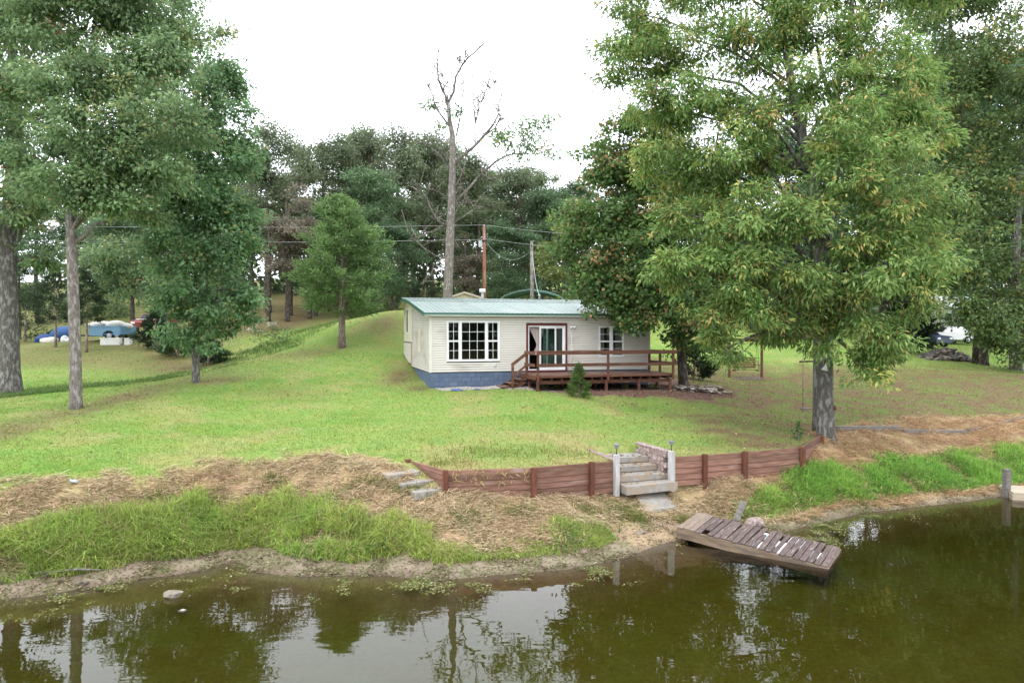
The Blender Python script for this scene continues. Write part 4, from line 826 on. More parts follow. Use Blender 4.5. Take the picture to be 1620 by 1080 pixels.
# --- dead tree behind the house
B_ = onground(705, 520, 50)
root = thing('dead_tree', 'tall bare dying tree with pale trunk standing behind the house', 'tree', B_)
m = MB(); b = np.array(B_)
def br(pts, r0, r1, Y=50, n=7):
    P = [at(x, y, Y + (k * .35 if i % 2 else -k * .25)) - b for i, ((x, y), k) in enumerate(zip(pts, range(len(pts))))]; N_ = len(P)
    r1 = max(r1 * 1.9, .03); m.tube(P, [r0 + (r1 - r0) * (i / (N_ - 1)) ** .8 for i in range(N_)], n); return P
m.tube([B_ - b - (0, 0, .3), at(708, 470, 50) - b, at(711, 400, 50) - b, at(714, 330, 50) - b, at(716, 270, 50) - b, at(716, 215, 50) - b, at(711, 190, 50) - b, at(709, 163, 50) - b], [.42, .335, .31, .28, .245, .19, .15, .12], 12, jit=.04)
twigs = []
for pts, r0, r1 in [([(709, 163), (718, 145), (721, 122), (730, 105), (740, 92), (755, 80), (766, 68)], .10, .02), ([(709, 163), (702, 145), (694, 128), (692, 112), (693, 90), (693, 66)], .09, .015), ([(711, 200), (700, 185), (690, 172), (684, 150), (677, 134)], .08, .015),
    ([(717, 262), (733, 246), (750, 232), (765, 216), (780, 198), (788, 182)], .15, .03), ([(788, 182), (789, 165), (794, 150)], .03, .01), ([(765, 216), (783, 203), (790, 190), (802, 188), (815, 196)], .06, .015), ([(717, 300), (728, 282), (735, 262), (738, 235)], .09, .02),
    ([(715, 325), (730, 310), (745, 294), (762, 275), (785, 255), (805, 245), (828, 242)], .12, .025), ([(752, 230), (752, 205), (749, 160), (746, 100)], .04, .01), ([(752, 195), (760, 165), (770, 140), (777, 112)], .04, .01), ([(754, 190), (758, 160), (764, 140)], .03, .01), ([(762, 158), (775, 140), (786, 128)], .02, .008),
    ([(722, 215), (727, 190), (731, 165), (733, 128)], .06, .012), ([(712, 180), (706, 165), (702, 140), (700, 112)], .05, .01), ([(714, 275), (705, 260), (697, 247), (680, 232), (655, 220)], .05, .01), ([(713, 270), (702, 240), (696, 220)], .03, .01),
    ([(712, 360), (700, 355), (690, 345), (678, 325), (665, 305), (652, 295)], .05, .01), ([(713, 325), (700, 308), (685, 300), (668, 297)], .04, .01), ([(711, 350), (695, 362), (670, 372), (645, 380)], .04, .01), ([(709, 410), (690, 405), (670, 392), (655, 378), (645, 368)], .04, .01), ([(712, 355), (735, 342), (750, 330), (760, 330)], .06, .015),
    ([(714, 330), (735, 322), (755, 318)], .04, .012), ([(708, 420), (690, 430), (675, 440), (668, 452)], .03, .008), ([(762, 275), (778, 284), (795, 280)], .04, .01), ([(721, 122), (735, 98), (736, 78)], .02, .008), ([(730, 105), (722, 92)], .015, .008)]:
    P = br(pts, r0, r1); twigs.append((P, r1))
for P, r1 in twigs:
    for i in range(9):
        k = random.randint(1, len(P) - 1); t = random.random(); s0 = np.array(P[k - 1]) * (1 - t) + np.array(P[k]) * t
        dv = np.array([random.uniform(-1, 1), random.uniform(-1, 1), random.uniform(-.1, 1.3)]); e = s0 + dv * random.uniform(.5, 1.6)
        m.tube(bend(s0, e, 4, .05, .3), [.036, .03, .024, .016], 4)
m.build('trunk', M_BARKP, root)
lob = [(c - b, r) for c, r in [LB(800, 215, 22, 12, 50), (826 and LB(835, 205, 20, 18, 50)), LB(845, 230, 26, 16, 50), LB(815, 240, 22, 14, 50), LB(790, 225, 14, 14, 50), LB(850, 190, 12, 8, 50), LB(870, 245, 16, 14, 50), LB(696, 200, 12, 10, 50), LB(680, 165, 8, 8, 50), LB(722, 175, 9, 14, 50), LB(870, 190, 10, 10, 50)]]
co_, col, _ = foliage(lob, 1.0, 26, .42, .27, .14, PAL_LEFT, .4, 31, .1); mo('sparse_leaves', np_mesh('sparse_leaves', co_, 4, M_LEAF, col), root)

# --- red cedar on the slope and other conifers
def conifer(name, label, base, H, R, nb, col, seed, stem=.12, bark=None, lowest=.14, L=.16, group=None, round_=1.0, cat='tree', per=60):
    r = np.random.default_rng(seed); root = thing(name, label, cat, base, 0, group); m = MB()
    m.tube([(0, 0, -.3), (0, 0, H * .1), (.04, 0, H * .5), (0, .03, H * .97)], [stem * 1.25, stem, stem * .6, stem * .1], 9, jit=.05)
    P = []; D = []; N = []; C = []; S = []
    for i in range(nb):
        t = (i + r.uniform(0, 1)) / nb; z = H * (lowest + (1 - lowest) * t); a = r.uniform(0, 6.283); pr = (.62 + .38 * math.sin(math.pi * min(1, t * 1.1 + .2))) * (1 - max(0, (t - .55) / .45) ** 2.2 * .85) if round_ > 1.5 else math.sin(math.pi * min(1, (t * .8 + .2) ** .62)) if round_ > .5 else (1 - t) ** .8 * 1.0 + .03
        ln = R * max(.10, pr) * r.uniform(.62, 1.1) * (1 + .22 * math.sin(3 * a + 9 * t + seed) + .12 * math.sin(7 * a - 13 * t)); rise = .35 + .5 * t
        e = np.array([math.cos(a) * ln, math.sin(a) * ln, z + ln * rise * .6 - .05 * H * (1 - t) * .4]); s0 = np.array([0, 0, z - .2 * ln * .3])
        if i % 3 == 0: m.tube(bend(s0, e, 4, -.05, .1), [stem * .22, stem * .15, stem * .08, .006], 5)
        n = int(per * (.4 + ln / R)); u = r.uniform(.25, 1, n) ** .55; pos = s0 + (e - s0) * u[:, None] + r.normal(size=(n, 3)) * (.075 * R) * np.array([1, 1, .6])
        P.append(pos); d = norm(e - s0) * .8 + r.normal(size=(n, 3)) * .6; d[:, 2] += .25; D.append(d); N.append(r.normal(size=(n, 3)) + np.array([0, 0, .5])); f = r.uniform(0, 1, (n, 1)); C.append((np.array(col[0]) * (1 - f) + np.array(col[1]) * f) * r.uniform(.75, 1.25)); S.append(r.uniform(.6, 1.3, n))
    P, D, N, C, S = map(np.concatenate, (P, D, N, C, S)); m.build('trunk', bark or M_BARKC, root)
    mo('crown', np_mesh('crown', leaf_co(P, D, N, L * S, L * .30 * S), 4, M_LEAF, C), root); return root
B_ = onground(541, 551, 38); conifer('cedar_tree', 'rounded feathery green cedar on the grassy slope left of the house', B_, 8.1, 2.35, 260, ((.10, .18, .055), (.19, .29, .105)), 41, .19, lowest=.22, L=.22, per=105, round_=2)
B_ = onground(915, 627, 27.6); conifer('juniper_shrub', 'small bushy green juniper in front of the deck', B_, 1.3, .52, 100, ((.07, .13, .032), (.14, .21, .06)), 43, .03, lowest=.02, L=.085, round_=0, cat='shrub', per=60)
B_ = onground(1263, 694, 22.2); conifer('cedar_seedling', 'tiny green seedling behind the right plank wall', B_, .62, .16, 26, ((.06, .12, .04), (.10, .17, .06)), 44, .012, lowest=.03, L=.06, round_=0, cat='seedling', per=34)
B_ = onground(1432, 556, 50); conifer('cedar_tree', 'dark bushy evergreen standing left of the grey rock pile', B_, 6.2, 1.75, 120, ((.022, .042, .02), (.035, .058, .030)), 45, .15, lowest=.02, L=.34, per=90)
B_ = onground(1098, 585, 37); conifer('dark_shrub', 'dark evergreen shrub behind the right deck railing', B_, 2.3, 1.0, 60, ((.014, .03, .012), (.03, .05, .022)), 46, .06, lowest=.02, L=.2, cat='shrub', per=60)
for px, py, Y, H, R, sd_, lb, cc_ in [(88, 545, 44, 4.8, 1.7, 51, 'dark cedar standing left of the slender pale trunk', 1), (137, 553, 42, 4.9, 1.15, 52, 'brownish cedar standing right of the slender pale trunk', 1.25), (246, 562, 43, 2.4, 1.1, 53, 'dark bushy cedar at the foot of the oak on the left', .9), (672, 520, 60, 4.6, 1.6, 54, 'small pointed cedar in the wood left of the dead trunk', 1.0), (40, 540, 49, 3.6, 2.2, 55, 'spreading dark shrub beside the blue tarp', .9), (330, 575, 38, 1.4, .9, 56, 'low green bush behind the low branching tree', 1.5), (282, 568, 41, 1.6, 1.2, 57, 'leafy green bush at the base of the stout oak trunk', 1.6)]:
    conifer('cedar_shrub', lb, onground(px, py, Y), H, R, 70, ((.022 * cc_, .042 * cc_, .018 * cc_), (.048 * cc_, .074 * cc_, .032 * cc_)), sd_, .08, lowest=(.34 if px in (88, 137) else .03), L=.2, cat='shrub', per=56)

# --- the wood behind: a few kinds of tree, copied
def proto(pal, seed, H=18.0, R=4.2, low=.3, bark=M_BARKD, L=.30, per=44, dens=.75):
    r = np.random.default_rng(seed); lobes = []
    for i in range(17):
        t = r.uniform(0, 1); z = H * (low + (1 - low) * (t * .93 + .02)); a = r.uniform(0, 6.283); w_ = R * math.sin(math.pi * (.18 + .72 * t)) ** .8
        q_ = w_ * r.uniform(.25, .85); s = R * r.uniform(.28, .46); lobes.append((np.array([math.cos(a) * q_, math.sin(a) * q_, z]), np.array([s, s, s * r.uniform(.6, .85)])))
    co_, col, cc = foliage(lobes, dens, per, .58, L, L * .5, pal, .35, seed, .35, spray=7)
    m = MB(); wood(m, [(0, 0, -.6), (0, 0, .3), (.1, .1, H * .2), (-.1, .2, H * .45), (.15, 0, H * .7), (0, 0, H * .95)], [.36, .28, .22, .18, .12, .04], lobes, cc, 3, .35)
    return np_mesh('crown', co_, 4, M_LEAFT, col), m.mesh('trunk', bark)
PR = {'olive': proto(PAL_BG, 61), 'green': proto(PAL_BGG, 62, low=.16), 'pinkish': proto(PAL_BGP, 63, H=16, R=3.6, low=.34), 'yellow': proto(PAL_BGY, 64, H=12, R=3.4, low=.12), 'olive2': proto(PAL_BG, 65, R=3.6, low=.38), 'green2': proto(PAL_BGG, 66, R=5, low=.2)}
HT = {'olive': 18, 'green': 18, 'pinkish': 16, 'yellow': 12, 'olive2': 18, 'green2': 18}
_cnt = 0
def bgtree(kind, px, ytop, Y, wide, label, tint=(1, 1, 1)):
    global _cnt; _cnt += 1
    x = (px - 810) / F * Y; z = gz(x, Y); top = at(px, ytop, Y)[2]; s = (top - z) / HT[kind] / .98
    t = thing('wood_tree', label, 'tree', (x, Y, z), _cnt * 2.1, 'trees of the wood behind the house'); t.scale = (s * wide, s * wide, s)
    cm, tm = PR[kind]; mo('trunk', tm, t); c = mo('crown', cm, t); c.color = (*tint, 1)
for a in [('olive2', 425, 200, 68, 1.05, 'dark tall tree just right of the left tree mass, against the sky'), ('pinkish', 455, 295, 62, 1.1, 'dull brownish tree left of the feathery cedar'), ('olive', 510, 225, 74, 1.1, 'olive tree rising behind the feathery cedar'), ('olive', 585, 205, 78, 1.0, 'tall olive tree right of the feathery cedar, against the sky'), ('olive2', 630, 205, 72, 1.0, 'tall thin topped tree midway between cedar and dead tree'),
    ('green2', 620, 345, 60, 1.0, 'dark green tree low behind the cedar and left of the dead trunk'), ('olive', 685, 215, 80, 1.0, 'olive tree directly behind the dead trunk'), ('olive', 755, 258, 70, 1.2, 'olive tree right behind the brown utility pole'), ('green2', 800, 350, 64, 1.2, 'dark green round tree behind the carport'), ('olive', 825, 268, 78, 1.2, 'olive tree above the grey utility pole'),
    ('yellow', 905, 345, 58, 1.2, 'yellow green tree at the left side of the maple'), ('green', 870, 292, 76, 1.0, 'green tree right of the grey utility pole'), ('green', 380, 300, 70, 1.0, 'green tree showing between left tree mass and cedar'), ('green', 555, 350, 66, 1.0, 'green tree hidden low behind the cedar'), ('pinkish', 735, 370, 66, 1.2, 'reddish brown small tree between dead trunk and brown pole'),
    ('green', 330, 250, 78, 1.2, 'green tree behind the low branching tree'), ('green2', 210, 330, 62, 1.2, 'dark green tree behind the parked blue truck bed'), ('olive', 150, 300, 74, 1.2, 'olive tree behind the slender pale trunk'), ('green', 60, 300, 66, 1.2, 'green tree between the old trunk and the slender pale trunk'), ('green2', -20, 330, 60, 1.2, 'dark tree behind the huge old trunk'), ('green', 30, 395, 52, 1.3, 'low green tree right of the huge old trunk'),
    ('green', 1000, 330, 72, 1.0, 'green tree behind the maple'), ('olive', 1110, 300, 74, 1.2, 'olive tree seen between maple and big tree'), ('green2', 1190, 330, 66, 1.2, 'dark green tree behind the porch swing'), ('green', 1280, 290, 70, 1.2, 'green tree behind the big tree trunk'), ('green2', 1370, 300, 60, 1.2, 'dark green tree behind the right side of the big tree'), ('olive2', 1425, 230, 62, 1.2, 'green tree behind the dark evergreen'), ('green', 1510, 330, 95, 1.2, 'green tree behind the broad oak'), ('olive', 1600, 260, 68, 1.3, 'olive tree at the far right behind the oaks'), ('green', 1680, 200, 60, 1.3, 'green tree off the right edge')]:
    bgtree(*a)
for px, yt, Y, kd, lb in [(400, 235, 88, 'olive', 'pale olive tree far back right of the left tree mass'), (470, 225, 90, 'olive2', 'far olive tree above the brownish tree'), (545, 222, 92, 'olive', 'far olive tree behind the top of the feathery cedar'), (655, 232, 92, 'green', 'far green tree left of the dead trunk top'), (715, 240, 92, 'olive', 'far olive tree right behind the dead trunk'), (780, 262, 90, 'green', 'far green tree between the two utility poles'), (850, 268, 92, 'olive', 'far olive tree right of the dead tree, under its leafy sprays'), (900, 280, 90, 'green', 'far green tree at the left edge of the maple crown'), (600, 260, 64, 'green', 'green slim tree right of the feathery cedar'), (500, 330, 66, 'green2', 'dark green tree left of the feathery cedar trunk')]:
    bgtree(kd, px, yt, Y, 1.15, lb, (1.1, 1.08, 1.05))
for px, yt, Y, kd, lb in [(1395, 110, 66, 'green', 'tall green tree filling the sky right of the big crown'), (1465, 70, 70, 'green2', 'tall dark green tree behind the broad oak crown'), (1545, 90, 64, 'green', 'tall green tree left of the far right oak crown'), (1615, 60, 72, 'green2', 'tall dark green tree at the top right corner'), (1240, 200, 76, 'green2', 'dark green tree seen through the gap left of the big trunk'), (1160, 240, 82, 'olive', 'olive tree seen through the gaps of the big crown'), (1330, 170, 80, 'green', 'green tree behind the fork of the big trunk'), (1070, 260, 84, 'green', 'green tree behind the right shoulder of the maple')]:
    bgtree(kd, px, yt, Y, .95, lb)
for q_ in [(425, 500, 62), (520, 500, 70), (350, 505, 60), (460, 505, 66), (600, 480, 78), (860, 465, 80), (895, 462, 84), (490, 503, 64)]:
    p_ = onground(*q_); t = thing('bare_trunk', 'slim dark bare trunk in the wood, ' + {425: 'second left of the feathery cedar', 520: 'right beside the cedar trunk', 350: 'behind the low branching tree', 460: 'just left of the feathery cedar', 600: 'right of the cedar', 860: 'right of the grey pole', 895: 'beside the maple crown', 490: 'behind the cedar left side'}[q_[0]], 'tree', p_, random.uniform(0, 6), 'slim trunks in the wood')
    MB().tube([(0, 0, -.3), (0, 0, .3), (.1, 0, 5), (.2, .2, 10)], [.28, .2, .16, .1], 8).build('trunk', M_BARKD, t)
# far wood: one mass behind everything
lob = []; r_ = np.random.default_rng(77)
for i in range(95):
    x = -95 + i * 2.0 + r_.uniform(-1, 1); y = 98 + r_.uniform(-6, 12); z = gz(x, y); h = r_.uniform(11, 16)
    for k in range(3): lob.append((np.array([x + r_.uniform(-1, 1), y + r_.uniform(-2, 2), z + h * (.15 + .33 * k)]), np.array([3.2, 2.6, 3.4])))
co_, col, _ = foliage(lob, .10, 24, 1.3, .85, .5, PAL_BG + PAL_BGG, .3, 78, .4)
tag(mo('far_wood', np_mesh('far_wood', co_, 4, M_LEAF, col)), 'far off mass of trees closing the view', 'woodland', kind='stuff')
lob = []
for i in range(70):
    x = -105 + i * 3.0 + r_.uniform(-1, 1); y = -58 + r_.uniform(-6, 4); h = r_.uniform(10, 15)
    for k in range(3): lob.append((np.array([x, y, 1.5 + h * (.15 + .33 * k)]), np.array([3.4, 2.6, 3.4])))
co_, col, _ = foliage(lob, .07, 20, 1.6, 1.2, .7, PAL_BGG, .3, 80, .4)
tag(mo('opposite_wood', np_mesh('opposite_wood', co_, 4, M_LEAF, col)), 'wood on the opposite shore of the pond, mirrored in the windows', 'woodland', kind='stuff')
# undergrowth along the edge of the wood
lob = []
for i in range(95):
    px = r_.uniform(560, 960) if i < 35 else (r_.uniform(-40, 330) if i < 60 else (r_.uniform(1080, 1420) if i < 72 else r_.uniform(1530, 1660))); Y = r_.uniform(62, 84); x = (px - 810) / F * Y; s = r_.uniform(.7, 1.6); lob.append((np.array([x, Y, gz(x, Y) + s * .6]), np.array([s * 1.4, s * 1.2, s])))
co_, col, _ = foliage(lob, .7, 24, .6, .34, .18, PAL_BGY + PAL_BGG + PAL_BGG, .3, 79, .4)
tag(mo('undergrowth', np_mesh('undergrowth', co_, 4, M_LEAF, col)), 'green undergrowth along the edge of the wood', 'undergrowth', kind='stuff')

# ------------------------------------------------------------------ outbuildings, poles, wires
def lump_mesh(rx, ry, rz, seed, material, sub=2, rough=.25, flat=False, name='stone'):
    import bmesh
    bm = bmesh.new(); bmesh.ops.create_icosphere(bm, subdivisions=sub, radius=1.0); r = np.random.default_rng(seed); k = r.normal(size=(6, 3)); ph = r.uniform(0, 6, 6)
    for v in bm.verts:
        p = np.array(v.co); s = 1 + rough * sum(math.sin(float(p @ k[i]) * 1.7 + ph[i]) for i in range(6)) / 3; v.co = Vector((p[0] * rx * s, p[1] * ry * s, p[2] * rz * s))
    me_ = bpy.data.meshes.new(name); bm.to_mesh(me_); bm.free(); me_.materials.append(material)
    if not flat: me_.polygons.foreach_set('use_smooth', np.ones(len(me_.polygons), bool))
    return me_
gp = at(735, 500, 60); gp[2] = gz(gp[0], 60)
GA = thing('garage', 'cream gabled garage with tan roof edge peeking over the house roof', 'garage', gp, .12)
apex = at(735, 462.5, 60)[2] - gp[2]; hw = 3.1; ev = apex - hw * .33
MB().add([(-hw, 0, -.3), (hw, 0, -.3), (hw, 0, ev), (0, 0, apex - .1), (-hw, 0, ev), (-hw, 7, -.3), (hw, 7, -.3), (hw, 7, ev), (0, 7, apex - .1), (-hw, 7, ev)], [(0, 1, 2, 3, 4), (9, 8, 7, 6, 5), (0, 4, 9, 5), (1, 6, 7, 2)]).build('wall', M_CREAM, GA)
m = MB()
for s in (-1, 1): m.hexa([(0, -.35, apex - .09), (s * (hw + .35), -.35, ev - .16), (s * (hw + .35), 7.3, ev - .16), (0, 7.3, apex - .09), (0, -.35, apex + .06), (s * (hw + .35), -.35, ev - .0), (s * (hw + .35), 7.3, ev - .0), (0, 7.3, apex + .06)])
m.build('roof', mat('tan_roof', (.42, .34, .28), (.52, .43, .37), 4, .8), GA)
MB().box(-1.3, 1.3, -.06, -.005, -.2, 2.1).build('garage_door', M_TRIMW, GA)
cp = at(841, 500, 56); cp[2] = gz(cp[0], 56); top = at(841, 458, 56)[2] - cp[2]
CPT = thing('carport', 'arched green metal tube carport beyond the house roof', 'carport', cp, -.08)
hw = 2.62; prof = [(-hw, 0), (-hw, top - 1.05), (-hw + .12, top - .75), (-hw + .45, top - .5), (-hw * .45, top - .18), (0, top), (hw * .45, top - .18), (hw - .45, top - .5), (hw - .12, top - .75), (hw, top - 1.05), (hw, 0)]
M_CPT = mat('teal_tube', (.10, .20, .18), (.16, .28, .26), 6, .5)
for j in range(5): MB().tube([(x, j * 1.4, z) for x, z in prof], [.05] * len(prof), 8).build('hoop', M_CPT, CPT)
m = MB(); pr = prof[2:6]; pr2 = prof[5:8]
for pp in (prof[1:6],):
    for (xa, za), (xb, zb) in zip(pp[:-1], pp[1:]): m.hexa([(xa, -.1, za + .05), (xb, -.1, zb + .05), (xb, 5.8, zb + .05), (xa, 5.8, za + .05), (xa, -.1, za + .08), (xb, -.1, zb + .08), (xb, 5.8, zb + .08), (xa, 5.8, za + .08)])
m.build('roof_sheet', mat('faded_green_sheet', (.20, .30, .30), (.30, .42, .42), 3, .5, 0, (1, 1, 1), .4, (.50, .42, .16), .62), CPT)
m = MB()
for (xa, za), (xb, zb) in zip(prof[5:9], prof[6:10]): m.hexa([(xa, 2.6, za + .05), (xb, 2.6, zb + .05), (xb, 5.8, zb + .05), (xa, 5.8, za + .05), (xa, 2.6, za + .08), (xb, 2.6, zb + .08), (xb, 5.8, zb + .08), (xa, 5.8, za + .08)])
m.build('roof_sheet', MATS['faded_green_sheet'], CPT)
def pole(px, ytop, Y, label, m_, r0=.15):
    x = (px - 810) / F * Y; z = gz(x, Y); h = at(px, ytop, Y)[2] - z
    t = thing('utility_pole', label, 'utility pole', (x, Y, z), 0, 'utility poles behind the house'); MB().tube([(0, 0, -.5), (.02, 0, h * .5), (0, 0, h)], [r0, r0 * .88, r0 * .72], 12).build('shaft', m_, t); return t, h
M_POLEB = mat('brown_pole', (.20, .085, .055), (.30, .14, .09), 3, .85, .004, (4, 4, .5), .1, (.36, .24, .19), .68)
P1, h1 = pole(766, 358, 52, 'reddish brown utility pole with a small meter box behind the house', M_POLEB)
P2, h2 = pole(841, 381, 48, 'pale grey utility pole standing in front of the carport', M_BARKP, .14)
bh = at(760, 391, 52)[2] - P1.location.z
MB().bbox(-.42, -.13, -.16, .1, bh, bh + .48, .02).build('meter_box', M_METAL, P1); MB().box(-.16, .16, -.18, -.12, bh + .40, bh + .52).build('bracket', M_BLACK, P1)
MB().tube([(0, 0, h1), (0, 0, h1 + .12)], [.03, .03], 8).build('insulator', M_TRIMW, P1)
MB().tube([(-.02, -.14, h2 - .35), (-.02, -.2, h2 - .35)], [.04, .04], 8).build('bolt', M_BLACK, P2)
M_WIRE = mat('wire', (.30, .30, .30), (.36, .36, .36), 4, .6)
def wire(label, a, b, sag, r=.016):
    a, b = np.array(a), np.array(b); n = 18; pts = [a + (b - a) * (i / n) - np.array([0, 0, sag * 4 * (i / n) * (1 - i / n)]) for i in range(n + 1)]
    tag(MB().tube(pts, [r] * (n + 1), 5).build('wire', M_WIRE), label, 'wire', 'overhead wires')
wire('upper overhead wire running left from the brown pole top', at(766, 356, 52), at(-200, 350, 64), .35)
wire('upper overhead wire running right from the brown pole top', at(766, 356, 52), at(1010, 374, 60), .2)
wire('lower overhead wire running left from the brown pole', at(765, 379, 51.8), at(-200, 374, 64), .35)
wire('lower overhead wire running right past the grey pole', at(767, 378, 52), at(1010, 400, 60), .15)
wire('slack cable drooping right from the brown pole', at(768, 381, 52), at(841, 396, 48.2), 1.0, .012)
wire('twisted service cable slanting from the grey pole to the roof', at(842, 398, 48), np.append(house_w(7.2, 6.9), 7.05), .5, .02)

# ------------------------------------------------------------------ swings and things on the big tree
sp = onground(1182, 600, 40)
SWG = thing('porch_swing', 'brown slatted garden swing bench hanging in its frame right of the house', 'swing bench', sp, .05)
M_SWG = mat('swing_wood', (.12, .065, .035), (.22, .125, .07), 4, .8, .004, (1, 6, 6), .15, rnd=.15)
for x in (-1.05, .86): MB().bbox(x - .06, x + .06, -.06, .06, -.3, 2.15, .01).build('post', M_DECKW, SWG)
MB().bbox(-1.3, 1.1, -.06, .06, 2.152, 2.30, .01).build('top_beam', M_SWG, SWG); MB().bbox(-1.3, 1.1, -.5, .5, 2.30, 2.36, .01).build('roof_board', M_SWG, SWG)
MB().bbox(-1.1, .9, -.08, .08, -.06, .08, .02).build('ground_sill', M_GREYW, SWG)
for i in range(6): MB().bbox(-.8, .6, .24 + i * .02, .27 + i * .02, .62 + i * .105, .70 + i * .105, .005).build('back_slat', M_SWG, SWG)
for i in range(5): MB().bbox(-.8, .6, -.28 + i * .105, -.19 + i * .105, .52, .55, .005).build('seat_slat', M_SWG, SWG)
for x in (-.8, .57):
    MB().bbox(x, x + .04, -.28, .28, .46, .515, .005).build('seat_rail', M_SWG, SWG); MB().bbox(x - .02, x + .05, -.3, .26, .80, .84, .005).build('arm', M_SWG, SWG); MB().bbox(x, x + .04, -.28, -.24, .556, .798, .004).build('arm_post', M_SWG, SWG)
    for y in (-.26, .28): MB().tube([(x + .02, y, .80), (x + .02, 0, 2.16)], [.009, .009], 6).build('chain', M_BLACK, SWG)
sp = at(1278, 646, 26); PS = thing('plank_swing', 'small plank swing hanging on two ropes left of the big trunk', 'swing', (sp[0], sp[1], sp[2]), .1)
MB().bbox(-.24, .24, -.12, .12, -.02, .02, .006).build('seat', M_GREYW, PS)
tz = at(1280, 572, 26)[2] - sp[2]
for x in (-.2, .2):
    MB().tube([(x, 0, -.16), (x, 0, tz)], [.012, .012], 6).build('rope', M_GREYW, PS); MB().tube([(x, -.1, -.03), (x, .1, -.03)], [.018, .018], 6).build('cleat', M_GREYW, PS)
MB().tube([(-.35, 0, tz), (.55, -.6, tz + .06)], [.03, .035], 8).build('hanging_bar', M_BARKD, PS); MB().tube([(-.33, 0, tz), (.3, -.6, tz + .75)], [.01, .01], 6).build('stay_rope', M_GREYW, PS)
bp = at(1305, 583, 23.30)
m = MB().lathe([(.10, -.06), (.105, -.05), (.075, .0), (.055, .06), (.035, .11), (.03, .13), (.035, .17), (.02, .19)], n=16); o = m.build('yard_bell', mat('pale_bell', (.58, .58, .56), (.68, .68, .66), 5, .5)); o.location = bp; o.rotation_euler = (.1, .25, 0); tag(o, 'small pale bell fixed high on the big tree trunk', 'bell')
bp = at(1319, 645, 23.45)
RH = thing('bird_feeder', 'little red feeder hooked on the big tree trunk', 'feeder', bp); M_RED = mat('red_paint', (.17, .035, .028), (.22, .05, .04), 6, .5)
mo('body', lump_mesh(.055, .055, .075, 5, M_RED, 2, .12), RH, (.05, 0, 0)); MB().tube([(-.16, 0, .05), (-.05, -.02, .06), (.05, 0, .09)], [.008, .008, .008], 6).build('hook', M_BLACK, RH)

# ------------------------------------------------------------------ stones
def pile(name, label, pts, meshes, cat):
    c = np.mean([p[0] for p in pts], 0); t = thing(name, label, cat, c)
    for i, (p, s) in enumerate(pts): o = mo('stone', meshes[i % len(meshes)], t, np.array(p) - c, (random.uniform(-.3, .3), random.uniform(-.3, .3), random.uniform(0, 6))); o.scale = (s, s, s)
SM = [lump_mesh(.26, .2, .13, i, M_ROCK, 1, .3, True) for i in range(5)]; FM = [lump_mesh(.22, .17, .045, 20 + i, M_STONEB, 1, .35, True) for i in range(5)]
pts = []
for i in range(120):
    px = random.gauss(1500, 22); px = min(1548, max(1456, px)); Y = 48 + random.uniform(-1.2, 1.2); x = (px - 810) / F * Y; h = max(0, .75 * (1 - ((px - 1500) / 46) ** 2) * (1 - ((Y - 48) / 1.3) ** 2)) * random.random(); pts.append(((x, Y, gz(x, Y) + h), random.uniform(.55, 1.2)))
pile('rock_pile', 'heap of grey rocks beside the broad oak at the right', pts, SM, 'rock pile')
pts = []
for i in range(150):
    a = random.uniform(-2.6, .9); x0, y0 = at(1098, 612, 31.3)[:2]; r0 = 1.0 + random.gauss(0, .13) if i % 4 else random.uniform(.2, .9); x, y = x0 + math.cos(a) * r0 * 1.15, y0 + math.sin(a) * r0 * .9
    pts.append(((x, y, gz(x, y) + random.uniform(0, .20)), random.uniform(.5, 1.1)))
pile('stone_ring', 'low ring of stacked brown flat stones around the maple trunk', pts, FM, 'stone ring')
for px, py, z, s, lb in [(275, 941, .03, .6, 'pale jagged rock standing in the shallow water at left'), (289, 966, -.02, .42, 'small dark rock awash in the shallow water at left'), (1190, 826, .22, 1.05, 'pinkish concrete chunk behind the tilted dock'), (128, 923, .06, .4, 'small brown stone on the mud at the left'), (1013, 843, .12, .5, 'flat stone at the water edge below the sandy path')]:
    p = atz(px, py, z); o = mo('rock', lump_mesh(.24, .15, .13, int(px), M_STONEB if px != 1190 else M_BLOCKR, 2, .5, True), None, p, (0, 0, .3)); o.scale = (s, s, s); tag(o, lb, 'rock')
p = [atz(35, 908, .17), atz(80, 905, .2), atz(120, 900, .24), atz(165, 901, .22)]
tag(MB().tube(p, [.022, .03, .026, .01], 7, jit=.2).build('branch', M_BARK), 'long bare branch lying on the mud at the left', 'branch')
p = atz(118, 765, 1.42); o = mo('litter_scrap', lump_mesh(.10, .06, .02, 3, mat('clear_plastic', (.32, .40, .42), (.45, .52, .54), 8, .25), 1, .3, True), None, (p[0], p[1], gz(p[0], p[1]) + .05), (.3, .2, .5)); tag(o, 'pale plastic scrap lying on the left lawn edge', 'litter')
for q_, lb, s in [((1, -.95), 'blue crumpled scrap on the gravel below the triple window', 1), ((1.85, -1.0), 'smaller blue scrap on the gravel near the deck stairs', .55)]:
    x, y = house_w(*q_); o = mo('blue_scrap', lump_mesh(.24, .12, .05, 8, mat('blue_plastic', (.05, .09, .20), (.12, .17, .28), 9, .5), 2, .5, True), None, (x, y, gz(x, y) + .03), (0, 0, .4)); o.scale = (s, s, s); tag(o, lb, 'scrap')

